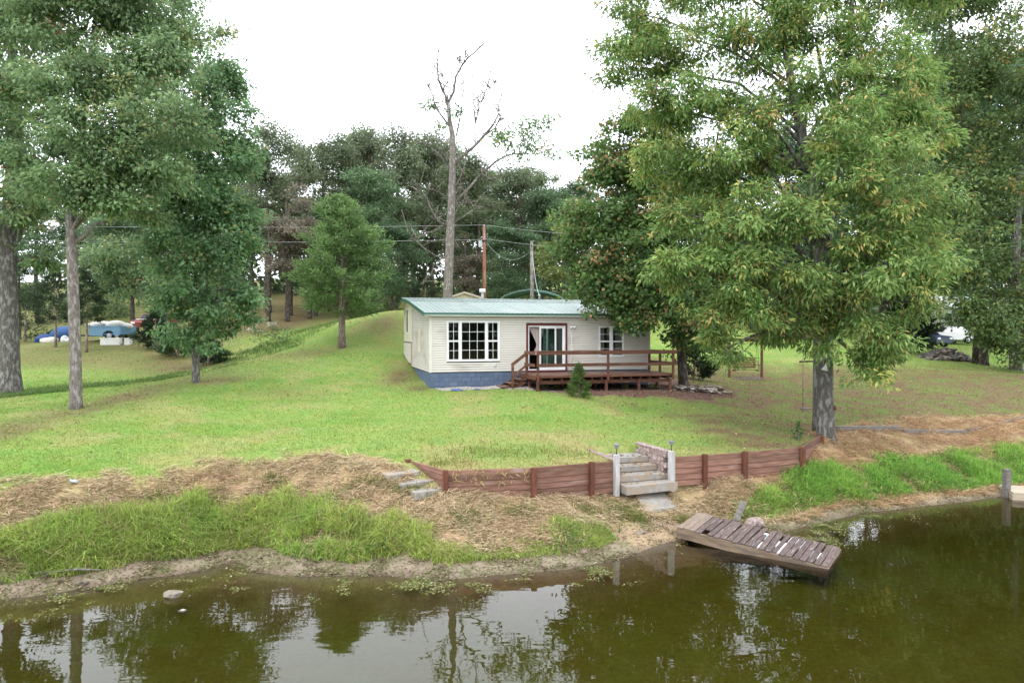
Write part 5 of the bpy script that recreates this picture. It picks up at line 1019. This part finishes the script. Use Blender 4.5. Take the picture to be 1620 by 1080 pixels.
# ------------------------------------------------------------------ vehicles and clutter among the left trees
tp = onground(176, 538, 46); TR = thing('truck_bed', 'light blue pickup truck bed piled with white tarpaulin among the left trees', 'truck bed', tp, -.08)
M_BLUEC = mat('light_blue_paint', (.10, .23, .36), (.14, .28, .42), 2, .35, 0, (1, 1, 1), .5, (.20, .30, .38), .7)
arch = [(.95 + .42 * math.cos(a), .30 + .36 * math.sin(a)) for a in np.linspace(math.pi, 0, 9)]
poly = [(-.95, .34)] + [(x - .55, z) for x, z in arch] + [(1.15, .34), (1.18, .95), (-.95, .95)]
for y in (-.85, .80):
    n = len(poly); MB().add([(x, y, z) for x, z in poly] + [(x, y + .05, z) for x, z in poly], [tuple(range(n)), tuple(range(2 * n - 1, n - 1, -1))] + [(i, n + i, n + (i + 1) % n, (i + 1) % n) for i in range(n)]).build('bed_side', M_BLUEC, TR)
    MB().bbox(-.95, 1.18, y - .02, y + .07, .90, .97, .01).build('side_rail', M_BLUEC, TR)
MB().box(-.93, 1.16, -.79, .79, .40, .46).build('bed_floor', M_BLUEC, TR); MB().bbox(1.16, 1.22, -.84, .84, .40, .95, .01).build('tailgate', M_BLUEC, TR); MB().box(-.97, -.92, -.79, .79, .40, .94).build('front_panel', M_BLUEC, TR)
MB().box(-1.9, -.4, -.35, .35, .28, .39).build('chassis', M_BLACK, TR)
for y in (-.78, .6):
    w_ = MB().tube([(.40, y, .32), (.40, y + .18, .32)], [.32, .32], 18).build('wheel', M_BLACK, TR); MB().tube([(.40, y - .01, .32), (.40, y + .19, .32)], [.17, .17], 14).build('rim', M_METAL, w_)
M_TARP = mat('white_tarp', (.66, .64, .60), (.80, .79, .77), 4, .7, .01)
for i, (x, y, rx, ry, rz) in enumerate([(-.5, -.2, .65, .7, .26), (.35, -.1, .7, .75, .34), (-1.2, -.1, .4, .6, .2), (.9, .1, .35, .6, .22)]): mo('tarpaulin', lump_mesh(rx, ry, rz, 30 + i, M_TARP, 3, .25), TR, (x, y, 1.0))
for px, w_, lb in ((168, .58, 'narrower white lidded crate in front of the blue truck bed'), (183, .66, 'wider white lidded crate in front of the blue truck bed'), (203, .36, 'white crate at the tail of the blue truck bed')):
    p = onground(px, 539, 44.4); t = thing('white_crate', lb, 'crate', p, .1, 'white crates by the truck bed'); MB().bbox(-w_ / 2, w_ / 2, -.2, .2, -.05, .36, .02).build('body', M_TARP, t); MB().bbox(-w_ / 2 - .015, w_ / 2 + .015, -.22, .22, .362, .42, .012).build('lid', M_TRIMW, t)
for px, py, Y, rx, rz, col, lb in [(64, 525, 48, .55, .3, (.03, .075, .22), 'blue tarpaulin heap furthest left among the trees'), (98, 524, 48, .75, .42, (.025, .085, .23), 'larger blue tarpaulin heap beside the slender pale trunk'), (79, 526, 47.5, .5, .24, (.6, .56, .5), 'pale bundle between the two blue tarpaulin heaps'), (104, 531, 46.5, .3, .25, (.68, .68, .68), 'white bundle in front of the larger blue tarpaulin heap'), (212, 531, 47, .18, .2, (.4, .4, .42), 'small grey pail right of the truck bed')]:
    p = onground(px, py + 8, Y); tag(mo('junk_heap', lump_mesh(rx, rx * .7, rz, int(px), mat('junk%d' % px, tuple(.7 * c for c in col), col, 4, .6, .03), 3, .55), None, (p[0], p[1], p[2] + rz * .5)), lb, 'junk heap')
def car(name, label, loc, rz, paint, glassy=True, cat='car', hood=None):
    t = thing(name, label, cat, loc, rz); prof = [(-2.1, .35), (-2.12, .72), (-1.95, .86), (-1.0, .96), (-.45, 1.42), (.85, 1.46), (1.45, 1.0), (2.05, .92), (2.12, .6), (2.1, .35)]; n = len(prof)
    MB().add([(x, -.85 + (.12 if z > 1 else 0), z) for x, z in prof] + [(x, .85 - (.12 if z > 1 else 0), z) for x, z in prof], [tuple(range(n)), tuple(range(2 * n - 1, n - 1, -1))] + [(i, n + i, n + (i + 1) % n, (i + 1) % n) for i in range(n)]).build('body', paint, t)
    wm = mat('car_glass', (.02, .025, .03), (.03, .035, .04), 3, .08, spec=.6)
    MB().add([(-.95, -.70, 1.0), (-.95, .70, 1.0), (-.50, .66, 1.38), (-.50, -.66, 1.38)], [(0, 3, 2, 1), (0, 1, 2, 3)]).build('windscreen', wm, t).location = (-.02, 0, .015)
    for s in (-1, 1): MB().add([(-.8, s * .80, 1.02), (1.2, s * .80, 1.02), (.8, s * .745, 1.38), (-.42, s * .745, 1.38)], [(0, 1, 2, 3)]).build('side_window', wm, t)
    for x in (-1.35, 1.35):
        for y in (-.88, .70): w_ = MB().tube([(x, y, .32), (x, y + .18, .32)], [.32, .32], 16).build('wheel', M_BLACK, t); MB().tube([(x, y - .01, .32), (x, y + .19, .32)], [.18, .18], 12).build('rim', M_METAL, w_)
    for y in (-.6, .6): MB().bbox(-2.15, -2.10, y - .15, y + .15, .62, .76, .01).build('headlight', M_TRIMW, t)
    if hood: MB().bbox(-1.9, -1.0, -.5, .5, .93, .985, .01).build('bonnet_patch', hood, t)
    return t
car('parked_car', 'red car with pale bonnet half hidden behind the stout oak trunk', onground(246, 530, 54), math.pi / 2, M_RED, hood=M_TARP)
car('parked_car', 'dark blue car half hidden by the dark evergreen at the right', onground(1458, 553, 56), math.pi / 2 + .3, mat('navy_paint', (.02, .035, .07), (.03, .045, .09), 3, .3, spec=.6))
car('parked_car', 'white car behind the grey rock pile at the right', onground(1497, 551, 60), .15, mat('white_paint', (.62, .60, .60), (.68, .66, .66), 3, .35, spec=.5))
p = onground(1500, 540, 82); NH = thing('neighbour_house', 'pale neighbouring house far back between the right trees', 'house', p, .2)
MB().box(-5, 5, 0, 6, -.5, 2.6).build('wall', M_SIDING, NH); MB().hexa([(-5.4, -.5, 2.6), (5.4, -.5, 2.6), (5.4, 6.5, 2.6), (-5.4, 6.5, 2.6), (-5.4, 2.9, 4.2), (5.4, 2.9, 4.2), (5.4, 3.1, 4.2), (-5.4, 3.1, 4.2)]).build('roof', M_METAL, NH)
for x in (-3.4, -.6, 2.4): w_ = MB().box(x, x + 1.1, -.05, -.003, 1.0, 2.1).build('window', M_TRIMW, NH); MB().box(x + .08, x + 1.02, -.06, -.051, 1.08, 2.02).build('pane', MATS['car_glass'], w_)
p = onground(1272, 552, 56); SHD = thing('maroon_shed', 'low maroon shed behind the big tree trunk', 'shed', p, .1); M_MRN = mat('maroon_sheet', (.13, .035, .055), (.18, .055, .075), 3, .6)
MB().box(-1.3, 1.3, 0, 2, -.3, 1.3).build('wall', M_MRN, SHD); MB().hexa([(-1.5, -.2, 1.3), (1.5, -.2, 1.3), (1.5, 2.2, 1.3), (-1.5, 2.2, 1.3), (-1.5, .9, 1.9), (1.5, .9, 1.9), (1.5, 1.1, 1.9), (-1.5, 1.1, 1.9)]).build('roof', M_MRN, SHD)

# ------------------------------------------------------------------ grass, straw, leaves, weed: countless small stuff
def scatter(n, x0, x1, y0, y1, power=1.0, seed=1):
    """denser near the camera, as the view spreads with distance"""
    r = np.random.default_rng(seed); t = r.uniform(0, 1, n); y = y0 * (y1 / y0) ** (t ** power); s = r.uniform(-1, 1, n); hw = y * .80
    x = s * hw; k = (x > x0) & (x < x1); return x[k], y[k], r
def ok(x, y): return ~in_poly(x, y, np.array([house_w(-.05, -.05), house_w(10.4, -.05), house_w(10.4, 8.7), house_w(-.05, 8.7)]))
def blades(x, y, z, H, W, col, r, lean=.5, name='grass', label='', material=None, bent=True):
    n = len(x); pos = np.c_[x, y, z]; a = r.uniform(0, 6.283, n); ln = r.normal(size=(n, 3)) * lean; ln[:, 2] = 0; fc = np.c_[np.cos(a), np.sin(a), np.zeros(n)]
    tag(mo(name, np_mesh(name, blade_co(pos, ln, H, W, fc, bent), 4, material or M_GRASS, np.repeat(col, 2, 0) if bent else col)), label, 'grass', kind='stuff')
# mown lawn
x, y, r = scatter(380000, -40, 45, 15.5, 62, 1.05, 101); k = cover(x, y)
keep = ok(x, y) & (k['bank'] < .75) & (k['mud'] < .2) & (k['tall'] < .4) & (r.uniform(0, 1, len(x)) > k['grav'] * 1.3) & (r.uniform(0, 1, len(x)) > k['lit'] * .75) & ~in_poly(x, y, CHAN)
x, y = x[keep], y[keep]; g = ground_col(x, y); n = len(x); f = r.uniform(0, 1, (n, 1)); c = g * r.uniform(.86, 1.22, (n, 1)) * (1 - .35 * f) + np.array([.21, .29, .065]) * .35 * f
dry = r.uniform(0, 1, n) < .10; c[dry] = np.array([.25, .21, .09]) * r.uniform(.7, 1.2, (dry.sum(), 1))
blades(x, y, ground(x, y) - .005, r.uniform(.025, .075, n) * (.6 + .8 * fbm(x * 2.2, y * 2.2, 57)), r.uniform(.014, .032, n) * (y / 20) ** .5, c, r, .55, 'lawn_grass', 'mown green lawn in front of and beside the house', bent=False)
# dead straw on the bank
x, y, r = scatter(1000000, -16, 30, 13, 32, 1.0, 103); k = cover(x, y); keep = (k['bank'] * (1 - k['tall'] * .7) > r.uniform(.1, .9, len(x))) & (k['mud'] < .35) & ~in_poly(x, y, TERR) & ~in_poly(x, y, CHAN)
path = np.hypot((x - 3.5) * .85, y - 16.65) < 1.0; keep &= ~(path & (r.uniform(0, 1, len(x)) < .93)); keep &= ~(in_poly(x, y, SLAB) & (r.uniform(0, 1, len(x)) < .93))
x, y = x[keep], y[keep]; cln = fbm(x * 2.6, y * 2.6, 58); kk = cln + r.normal(size=len(x)) * .10 > .40; x, y, cln = x[kk][:170000], y[kk][:170000], cln[kk][:170000]; n = len(x); pos = np.c_[x, y, ground(x, y) + r.uniform(0, .09, n) * np.clip(cln * 2.4 - .6, .1, 1)]; a = r.uniform(0, 6.283, n) * .6 + 6.283 * fbm(x * .9, y * .9, 59); d = np.c_[np.cos(a), np.sin(a) * .8 - .25, r.uniform(-.25, .55, n)]
tone = fbm(x * .9, y * .9, 55)[:, None]; c = (np.array([.50, .35, .215]) * (1 - tone) + np.array([.62, .51, .33]) * tone) * r.uniform(.5, 1.2, (n, 1)); grn = r.uniform(0, 1, n) < .06 + .10 * (fbm(x * .7, y * .7, 56) > .55); c[grn] = np.array([.13, .17, .04]) * r.uniform(.7, 1.3, (grn.sum(), 1))
right_ = sstep(5, 9, x)[:, None]; c = c * (1 - right_ * np.array([.10, .22, .30]))
tag(mo('dead_straw', np_mesh('dead_straw', leaf_co(pos, d, r.normal(size=(n, 3)) * .5 + np.array([0, 0, 1]), r.uniform(.08, .34, n), r.uniform(.007, .018, n)), 4, M_STRAW, c)), 'dead tan straw lying on the pond bank', 'dry grass', kind='stuff')
# tall green grass at the foot of the bank
x, y, r = scatter(1500000, -16, 28, 13, 27, 1.0, 107); k = cover(x, y); cl = fbm(x * 1.3, y * 1.3, 71)
keep = (k['tall'] * sstep(.25, .55, cl) > r.uniform(.05, .95, len(x))) & ~in_poly(x, y, SLAB) & (np.hypot((x - 3.5) * .85, y - 16.65) > .9) & ~in_poly(x, y, TERR); x, y, cl = x[keep][:170000], y[keep][:170000], cl[keep][:170000]; k = cover(x, y); n = len(x)
left = sstep(0, -2.5, x); rt = sstep(6, 8, x)
H = r.uniform(.16, .44, n) * (.55 + .75 * left + .45 * rt) * (.45 + 1.1 * cl) * (.5 + .5 * sstep(.4, 1.4, k['d']))
tone = fbm(x * .8, y * .8, 72)[:, None]; c = (np.array([.15, .28, .045]) * (1 - tone) + np.array([.37, .41, .10]) * tone) * r.uniform(.6, 1.4, (n, 1)) * (.75 + .5 * fbm(x * 2.4, y * 2.4, 74)[:, None]); c = c * (1 - rt[:, None] * np.array([.22, -.05, .1])); dr_ = r.uniform(0, 1, n) < .14 * (1 - rt); c[dr_] = np.array([.38, .30, .16]) * r.uniform(.7, 1.2, (dr_.sum(), 1))
blades(x, y, ground(x, y) - .01, H, r.uniform(.010, .022, n), c, r, .8, 'tall_grass', 'tall bright green grass growing along the pond edge')
x, y, r = scatter(300000, -16, 26, 13, 27, 1.0, 109); k = cover(x, y); keep = (k['tall'] > .25) & (fbm(x * 1.1, y * 1.1, 76) > .56) & ~in_poly(x, y, TERR) & (r.uniform(0, 1, len(x)) < .25); x, y = x[keep][:14000], y[keep][:14000]; n = len(x)
d = r.normal(size=(n, 3)) * .7 + np.array([0, -.2, .25]); c = np.where(r.uniform(0, 1, (n, 1)) < .75, np.array([.085, .16, .035]), np.array([.34, .26, .14])) * r.uniform(.6, 1.4, (n, 1))
tag(mo('bank_weeds', np_mesh('bank_weeds', leaf_co(np.c_[x, y, ground(x, y) + r.uniform(.03, .32, n)], d, r.normal(size=(n, 3)) * .5 + np.array([0, 0, 1]), r.uniform(.08, .2, n), r.uniform(.02, .05, n)), 4, M_GRASS, c)), 'broad leaved weeds mixed into the tall bank grass', 'weeds', kind='stuff')
# scattered green tufts on the straw and on the terrace rim
tx = []; tr_ = np.random.default_rng(111)
for px, py, z, s, cnt in [(430, 752, 1.3, .5, 60), (560, 770, 1.1, .5, 50), (660, 800, .7, .5, 90), (745, 825, .5, .6, 120), (985, 795, .6, .7, 160), (1000, 800, .6, .5, 120), (1190, 766, .75, .4, 60), (1235, 770, .8, .4, 60), (1275, 758, .9, .7, 120), (600, 770, 1.1, .4, 60), (820, 812, .6, .6, 90), (640, 785, .9, .5, 90), (1085, 790, .7, .4, 70), (1215, 765, .85, .4, 50), (770, 722, 1.5, 1.9, 70), (880, 722, 1.5, 1.6, 50), (700, 735, 1.5, 1.0, 50), (1150, 705, 1.5, 1.4, 30), (330, 772, 1.2, .7, 120), (1350, 745, 1.0, .8, 130), (250, 780, 1.2, .8, 140), (520, 790, .9, .7, 160), (930, 800, .6, .5, 90)]:
    p = atz(px, py, z); tx.append(np.c_[tr_.normal(p[0], s * .42, cnt * 4), tr_.normal(p[1], s * .26, cnt * 4)])
tx = np.vstack(tx); n = len(tx); c = (np.array([.14, .195, .045]) * tr_.uniform(.7, 1.3, (n, 1))); d_ = tr_.uniform(0, 1, n) < .35; c[d_] = np.array([.28, .22, .09]) * tr_.uniform(.7, 1.2, (d_.sum(), 1))
blades(tx[:, 0], tx[:, 1], ground(tx[:, 0], tx[:, 1]) - .01, tr_.uniform(.08, .26, n), tr_.uniform(.012, .026, n), c, tr_, .7, 'grass_tufts', 'scattered grass tufts on the bank and terrace rim')
# rank dark grass in the swale at the left
x, y, r = scatter(700000, -40, -7, 24, 46, 1.0, 113); xs_ = np.interp(y, [24, 28, 31, 34, 38, 42, 46], [-27, -22.5, -18.5, -15.5, -14.2, -13.4, -13]); keep = np.abs(x - xs_ + 2 * (fbm(x * .3, y * .3, 85) - .5)) < (.4 + 2.4 * fbm(x * .6, y * .6, 81)) * np.where(x < -16, 1.7, 1); keep &= fbm(x * .5, y * .5, 83) + r.normal(size=len(x)) * .16 + .08 * (x < -17) > .60; x, y = x[keep][:22000], y[keep][:22000]; n = len(x)
blades(x, y, ground(x, y) - .02, r.uniform(.06, .26, n), r.uniform(.012, .026, n), np.array([.10, .165, .045]) * r.uniform(.6, 1.4, (n, 1)), r, .5, 'swale_grass', 'rank dark green grass in the swale left of the lawn')
# white flowering weeds at the head of the swale
p = onground(430, 556, 41); FB = thing('flowering_weeds', 'clump of tall white flowering weeds at the head of the swale', 'weeds', p)
lob = [(np.array([dx, dy, h]), np.array([.5, .45, .4])) for dx, dy, h in ((-.9, 0, .6), (0, .2, .9), (.8, 0, .6), (.2, -.3, .5))]
co_, col, cc = foliage(lob, 6, 26, .22, .12, .04, [(1, (.09, .13, .05), (.14, .18, .08))], .1, 91, .2); mo('leaves', np_mesh('leaves', co_, 4, M_LEAF, col), FB)
co_, col, cc = foliage([(c + (0, 0, .35), r * (.8, .8, .5)) for c, r in lob[:2]], 5, 14, .10, .06, .05, [(1, (.55, .56, .5), (.7, .7, .66))], .1, 92, .3); mo('blossom', np_mesh('blossom', co_, 4, M_LEAF, col), FB)
# fallen leaves
x, y, r = scatter(120000, -30, 40, 15, 52, 1.0, 117); k = cover(x, y); keep = ok(x, y) & (k['d'] > 1.2) & (r.uniform(0, 1, len(x)) < .10 * k['lit'] + .5 * k['grav'] * (k['a'] > 4) + .004 + .02 * (y > 18) * (x > 3)); keep |= in_poly(x, y, CHAN) & (r.uniform(0, 1, len(x)) < .16); x, y = x[keep], y[keep]; n = len(x)
z = ground(x, y) + .02; inch = in_poly(x, y, CHAN); tt = ((x - STL[0][0]) * -.30 + (y - STL[0][1]) * .953); 
for kk in range(4): z = np.where(inch & (tt > -.22 * 1.95 + kk * .47), .94 + kk * .165, z)
pal_ = np.array([(.22, .13, .07), (.30, .19, .10), (.14, .085, .06), (.36, .27, .17), (.17, .10, .08)]); c = pal_[r.integers(0, 5, n)] * r.uniform(.7, 1.3, (n, 1))
tag(mo('fallen_leaves', np_mesh('fallen_leaves', leaf_co(np.c_[x, y, z + r.uniform(0, .02, n)], np.c_[r.normal(size=(n, 2)), r.normal(size=n) * .15], r.normal(size=(n, 3)) * .25 + np.array([0, 0, 1]), r.uniform(.06, .13, n), r.uniform(.04, .08, n)), 4, M_STRAW, c)), 'brown fallen leaves scattered over lawn, steps and bed', 'fallen leaves', kind='stuff')
# gravel chips by the house
x, y, r = scatter(500000, -5, 12, 25, 33, 1.0, 119); k = cover(x, y); keep = (k['grav'] > .5) & (k['b'] < 0) & ~((k['a'] > 4.1) & (k['b'] > -2.2) & (k['a'] < 10.3)); x, y, a_ = x[keep][:14000], y[keep][:14000], k['a'][keep][:14000]; n = len(x)
s = r.uniform(.015, .05, n)[:, None]; an = r.uniform(0, 6.283, n); ctr = np.c_[x, y, ground(x, y) - .005]; tri = [ctr + s * np.c_[np.cos(an + q), np.sin(an + q), np.zeros(n)] for q in (0, 2.1, 4.2)]; apx = ctr + np.c_[np.zeros((n, 2)), s[:, 0] * .8]
co_ = np.stack([tri[0], tri[1], apx, tri[1], tri[2], apx, tri[2], tri[0], apx], 1).reshape(-1, 3); ml = sstep(3.3, 5.2, a_ + r.normal(size=n) * .6)[:, None]; c = (np.array([.46, .42, .39]) * (1 - ml) + np.array([.20, .12, .095]) * ml) * r.uniform(.6, 1.3, (n, 1))
tag(mo('gravel_chips', np_mesh('gravel_chips', co_, 3, M_STRAW, np.repeat(c, 3, 0))), 'gravel and bark chips along the house foot and under the deck', 'gravel', kind='stuff')
# stubble and bits on the mud
x, y, r = scatter(700000, -14, 22, 12, 24, 1.0, 121); d = shore_d(x, y); keep = (d > .0) & (d < 1.4) & (r.uniform(0, 1, len(x)) < .12 + .5 * sstep(.5, .65, fbm(x * 2.1, y * 2.1, 135))); x, y = x[keep][:20000], y[keep][:20000]; n = len(x)
c = np.array([(.30, .23, .15), (.14, .16, .05), (.10, .075, .05), (.38, .31, .22)])[r.choice(4, n, p=[.35, .35, .2, .1])] * r.uniform(.6, 1.3, (n, 1)); a = r.uniform(0, 6.283, n)
tag(mo('mud_stubble', np_mesh('mud_stubble', leaf_co(np.c_[x, y, ground(x, y) + r.uniform(0, .012, n)], np.c_[np.cos(a), np.sin(a), r.uniform(0, .6, n)], r.normal(size=(n, 3)) * .4 + np.array([0, 0, 1]), r.uniform(.03, .12, n), r.uniform(.008, .03, n)), 4, M_STRAW, c)), 'stubble and bits of weed on the muddy shore', 'debris', kind='stuff')
# pond weed floating by the shore
x, y, r = scatter(900000, -14, 22, 11.5, 24, 1.0, 123); d = shore_d(x, y); pn = fbm(x * 1.1, y * 1.1, 131, 3); pn2 = fbm(x * 3, y * 3, 133, 3)
zone = np.exp(-((d + .35) / .8) ** 2) * np.interp(x, [-14, -9, -6, -4, 0, 2.4, 3.6, 6.5, 7.6, 9.2, 10.3, 13], [.55, .6, .4, .5, .45, .6, .15, .3, 1.5, 1.5, .4, .12]); keep = (zone * sstep(.30, .72, pn) * sstep(.36, .68, pn2) > r.uniform(.05, 1.6, len(x))) & (d < .7); x, y = x[keep][:15000], y[keep][:15000]; n = len(x)
cw = np.array([(.17, .20, .05), (.23, .24, .08), (.12, .16, .04), (.38, .36, .24), (.20, .15, .07)])[r.choice(5, n, p=[.35, .25, .2, .12, .08])] * r.uniform(.7, 1.3, (n, 1))
tag(mo('pond_weed', np_mesh('pond_weed', leaf_co(np.c_[x, y, np.maximum(ground(x, y), 0) + r.uniform(.003, .009, n)], np.c_[r.normal(size=(n, 2)), r.normal(size=n) * .05], r.normal(size=(n, 3)) * .1 + np.array([0, 0, 1]), r.uniform(.025, .065, n), r.uniform(.02, .05, n)), 4, M_GRASS, cw)), 'floating green pond weed along the shoreline', 'pond weed', kind='stuff')
# little plants under the deck
for i, (a, b) in enumerate(((4.6, -1.9), (5.2, -1.7), (8.2, -1.9), (9.4, -2.0), (6.4, -1.8))):
    x, y = house_w(a, b); t = thing('weed_plant', ('first', 'second', 'fourth', 'fifth', 'third')[i] + ' small green weed under the deck counted from the stairs', 'weed', (x, y, gz(x, y)), 0, 'weeds under the deck')
    co_, col, _ = foliage([(np.array([0, 0, .16]), np.array([.12, .1, .14]))], 60, 8, .06, .07, .035, [(1, (.07, .13, .03), (.11, .18, .05))], .1, 140 + i, .2); mo('leaves', np_mesh('leaves', co_, 4, M_LEAF, col), t)
# dry vine strands hanging over the front of the left plank wall
r = np.random.default_rng(151); n = 110; sg = r.integers(0, 3, n); t = r.uniform(0, 1, n); cen = r.choice([.12, .3, .38, .62, .7, .9], n); t = np.clip(cen + r.normal(0, .035, n), .02, .98)
A = WALL_L[1]; Bv = WALL_L[2]; p2 = A + (Bv - A) * t[:, None]; nr = np.array([Bv[1] - A[1], -(Bv[0] - A[0])]); nr /= np.linalg.norm(nr)
pos = np.c_[p2 + nr * .045, 1.58 - r.uniform(0, .45, n) ** 1.3]; d = np.c_[r.normal(0, .6, n), r.normal(0, .1, n), -r.uniform(.1, 1, n)]
c = np.array([.36, .26, .13]) * r.uniform(.6, 1.3, (n, 1))
tag(mo('dry_vines', np_mesh('dry_vines', leaf_co(pos, d, np.tile([0.0, -1.0, .2], (n, 1)), r.uniform(.08, .22, n), r.uniform(.012, .03, n)), 4, M_STRAW, c)), 'dry vine strands hanging down the left plank wall', 'vines', kind='stuff')
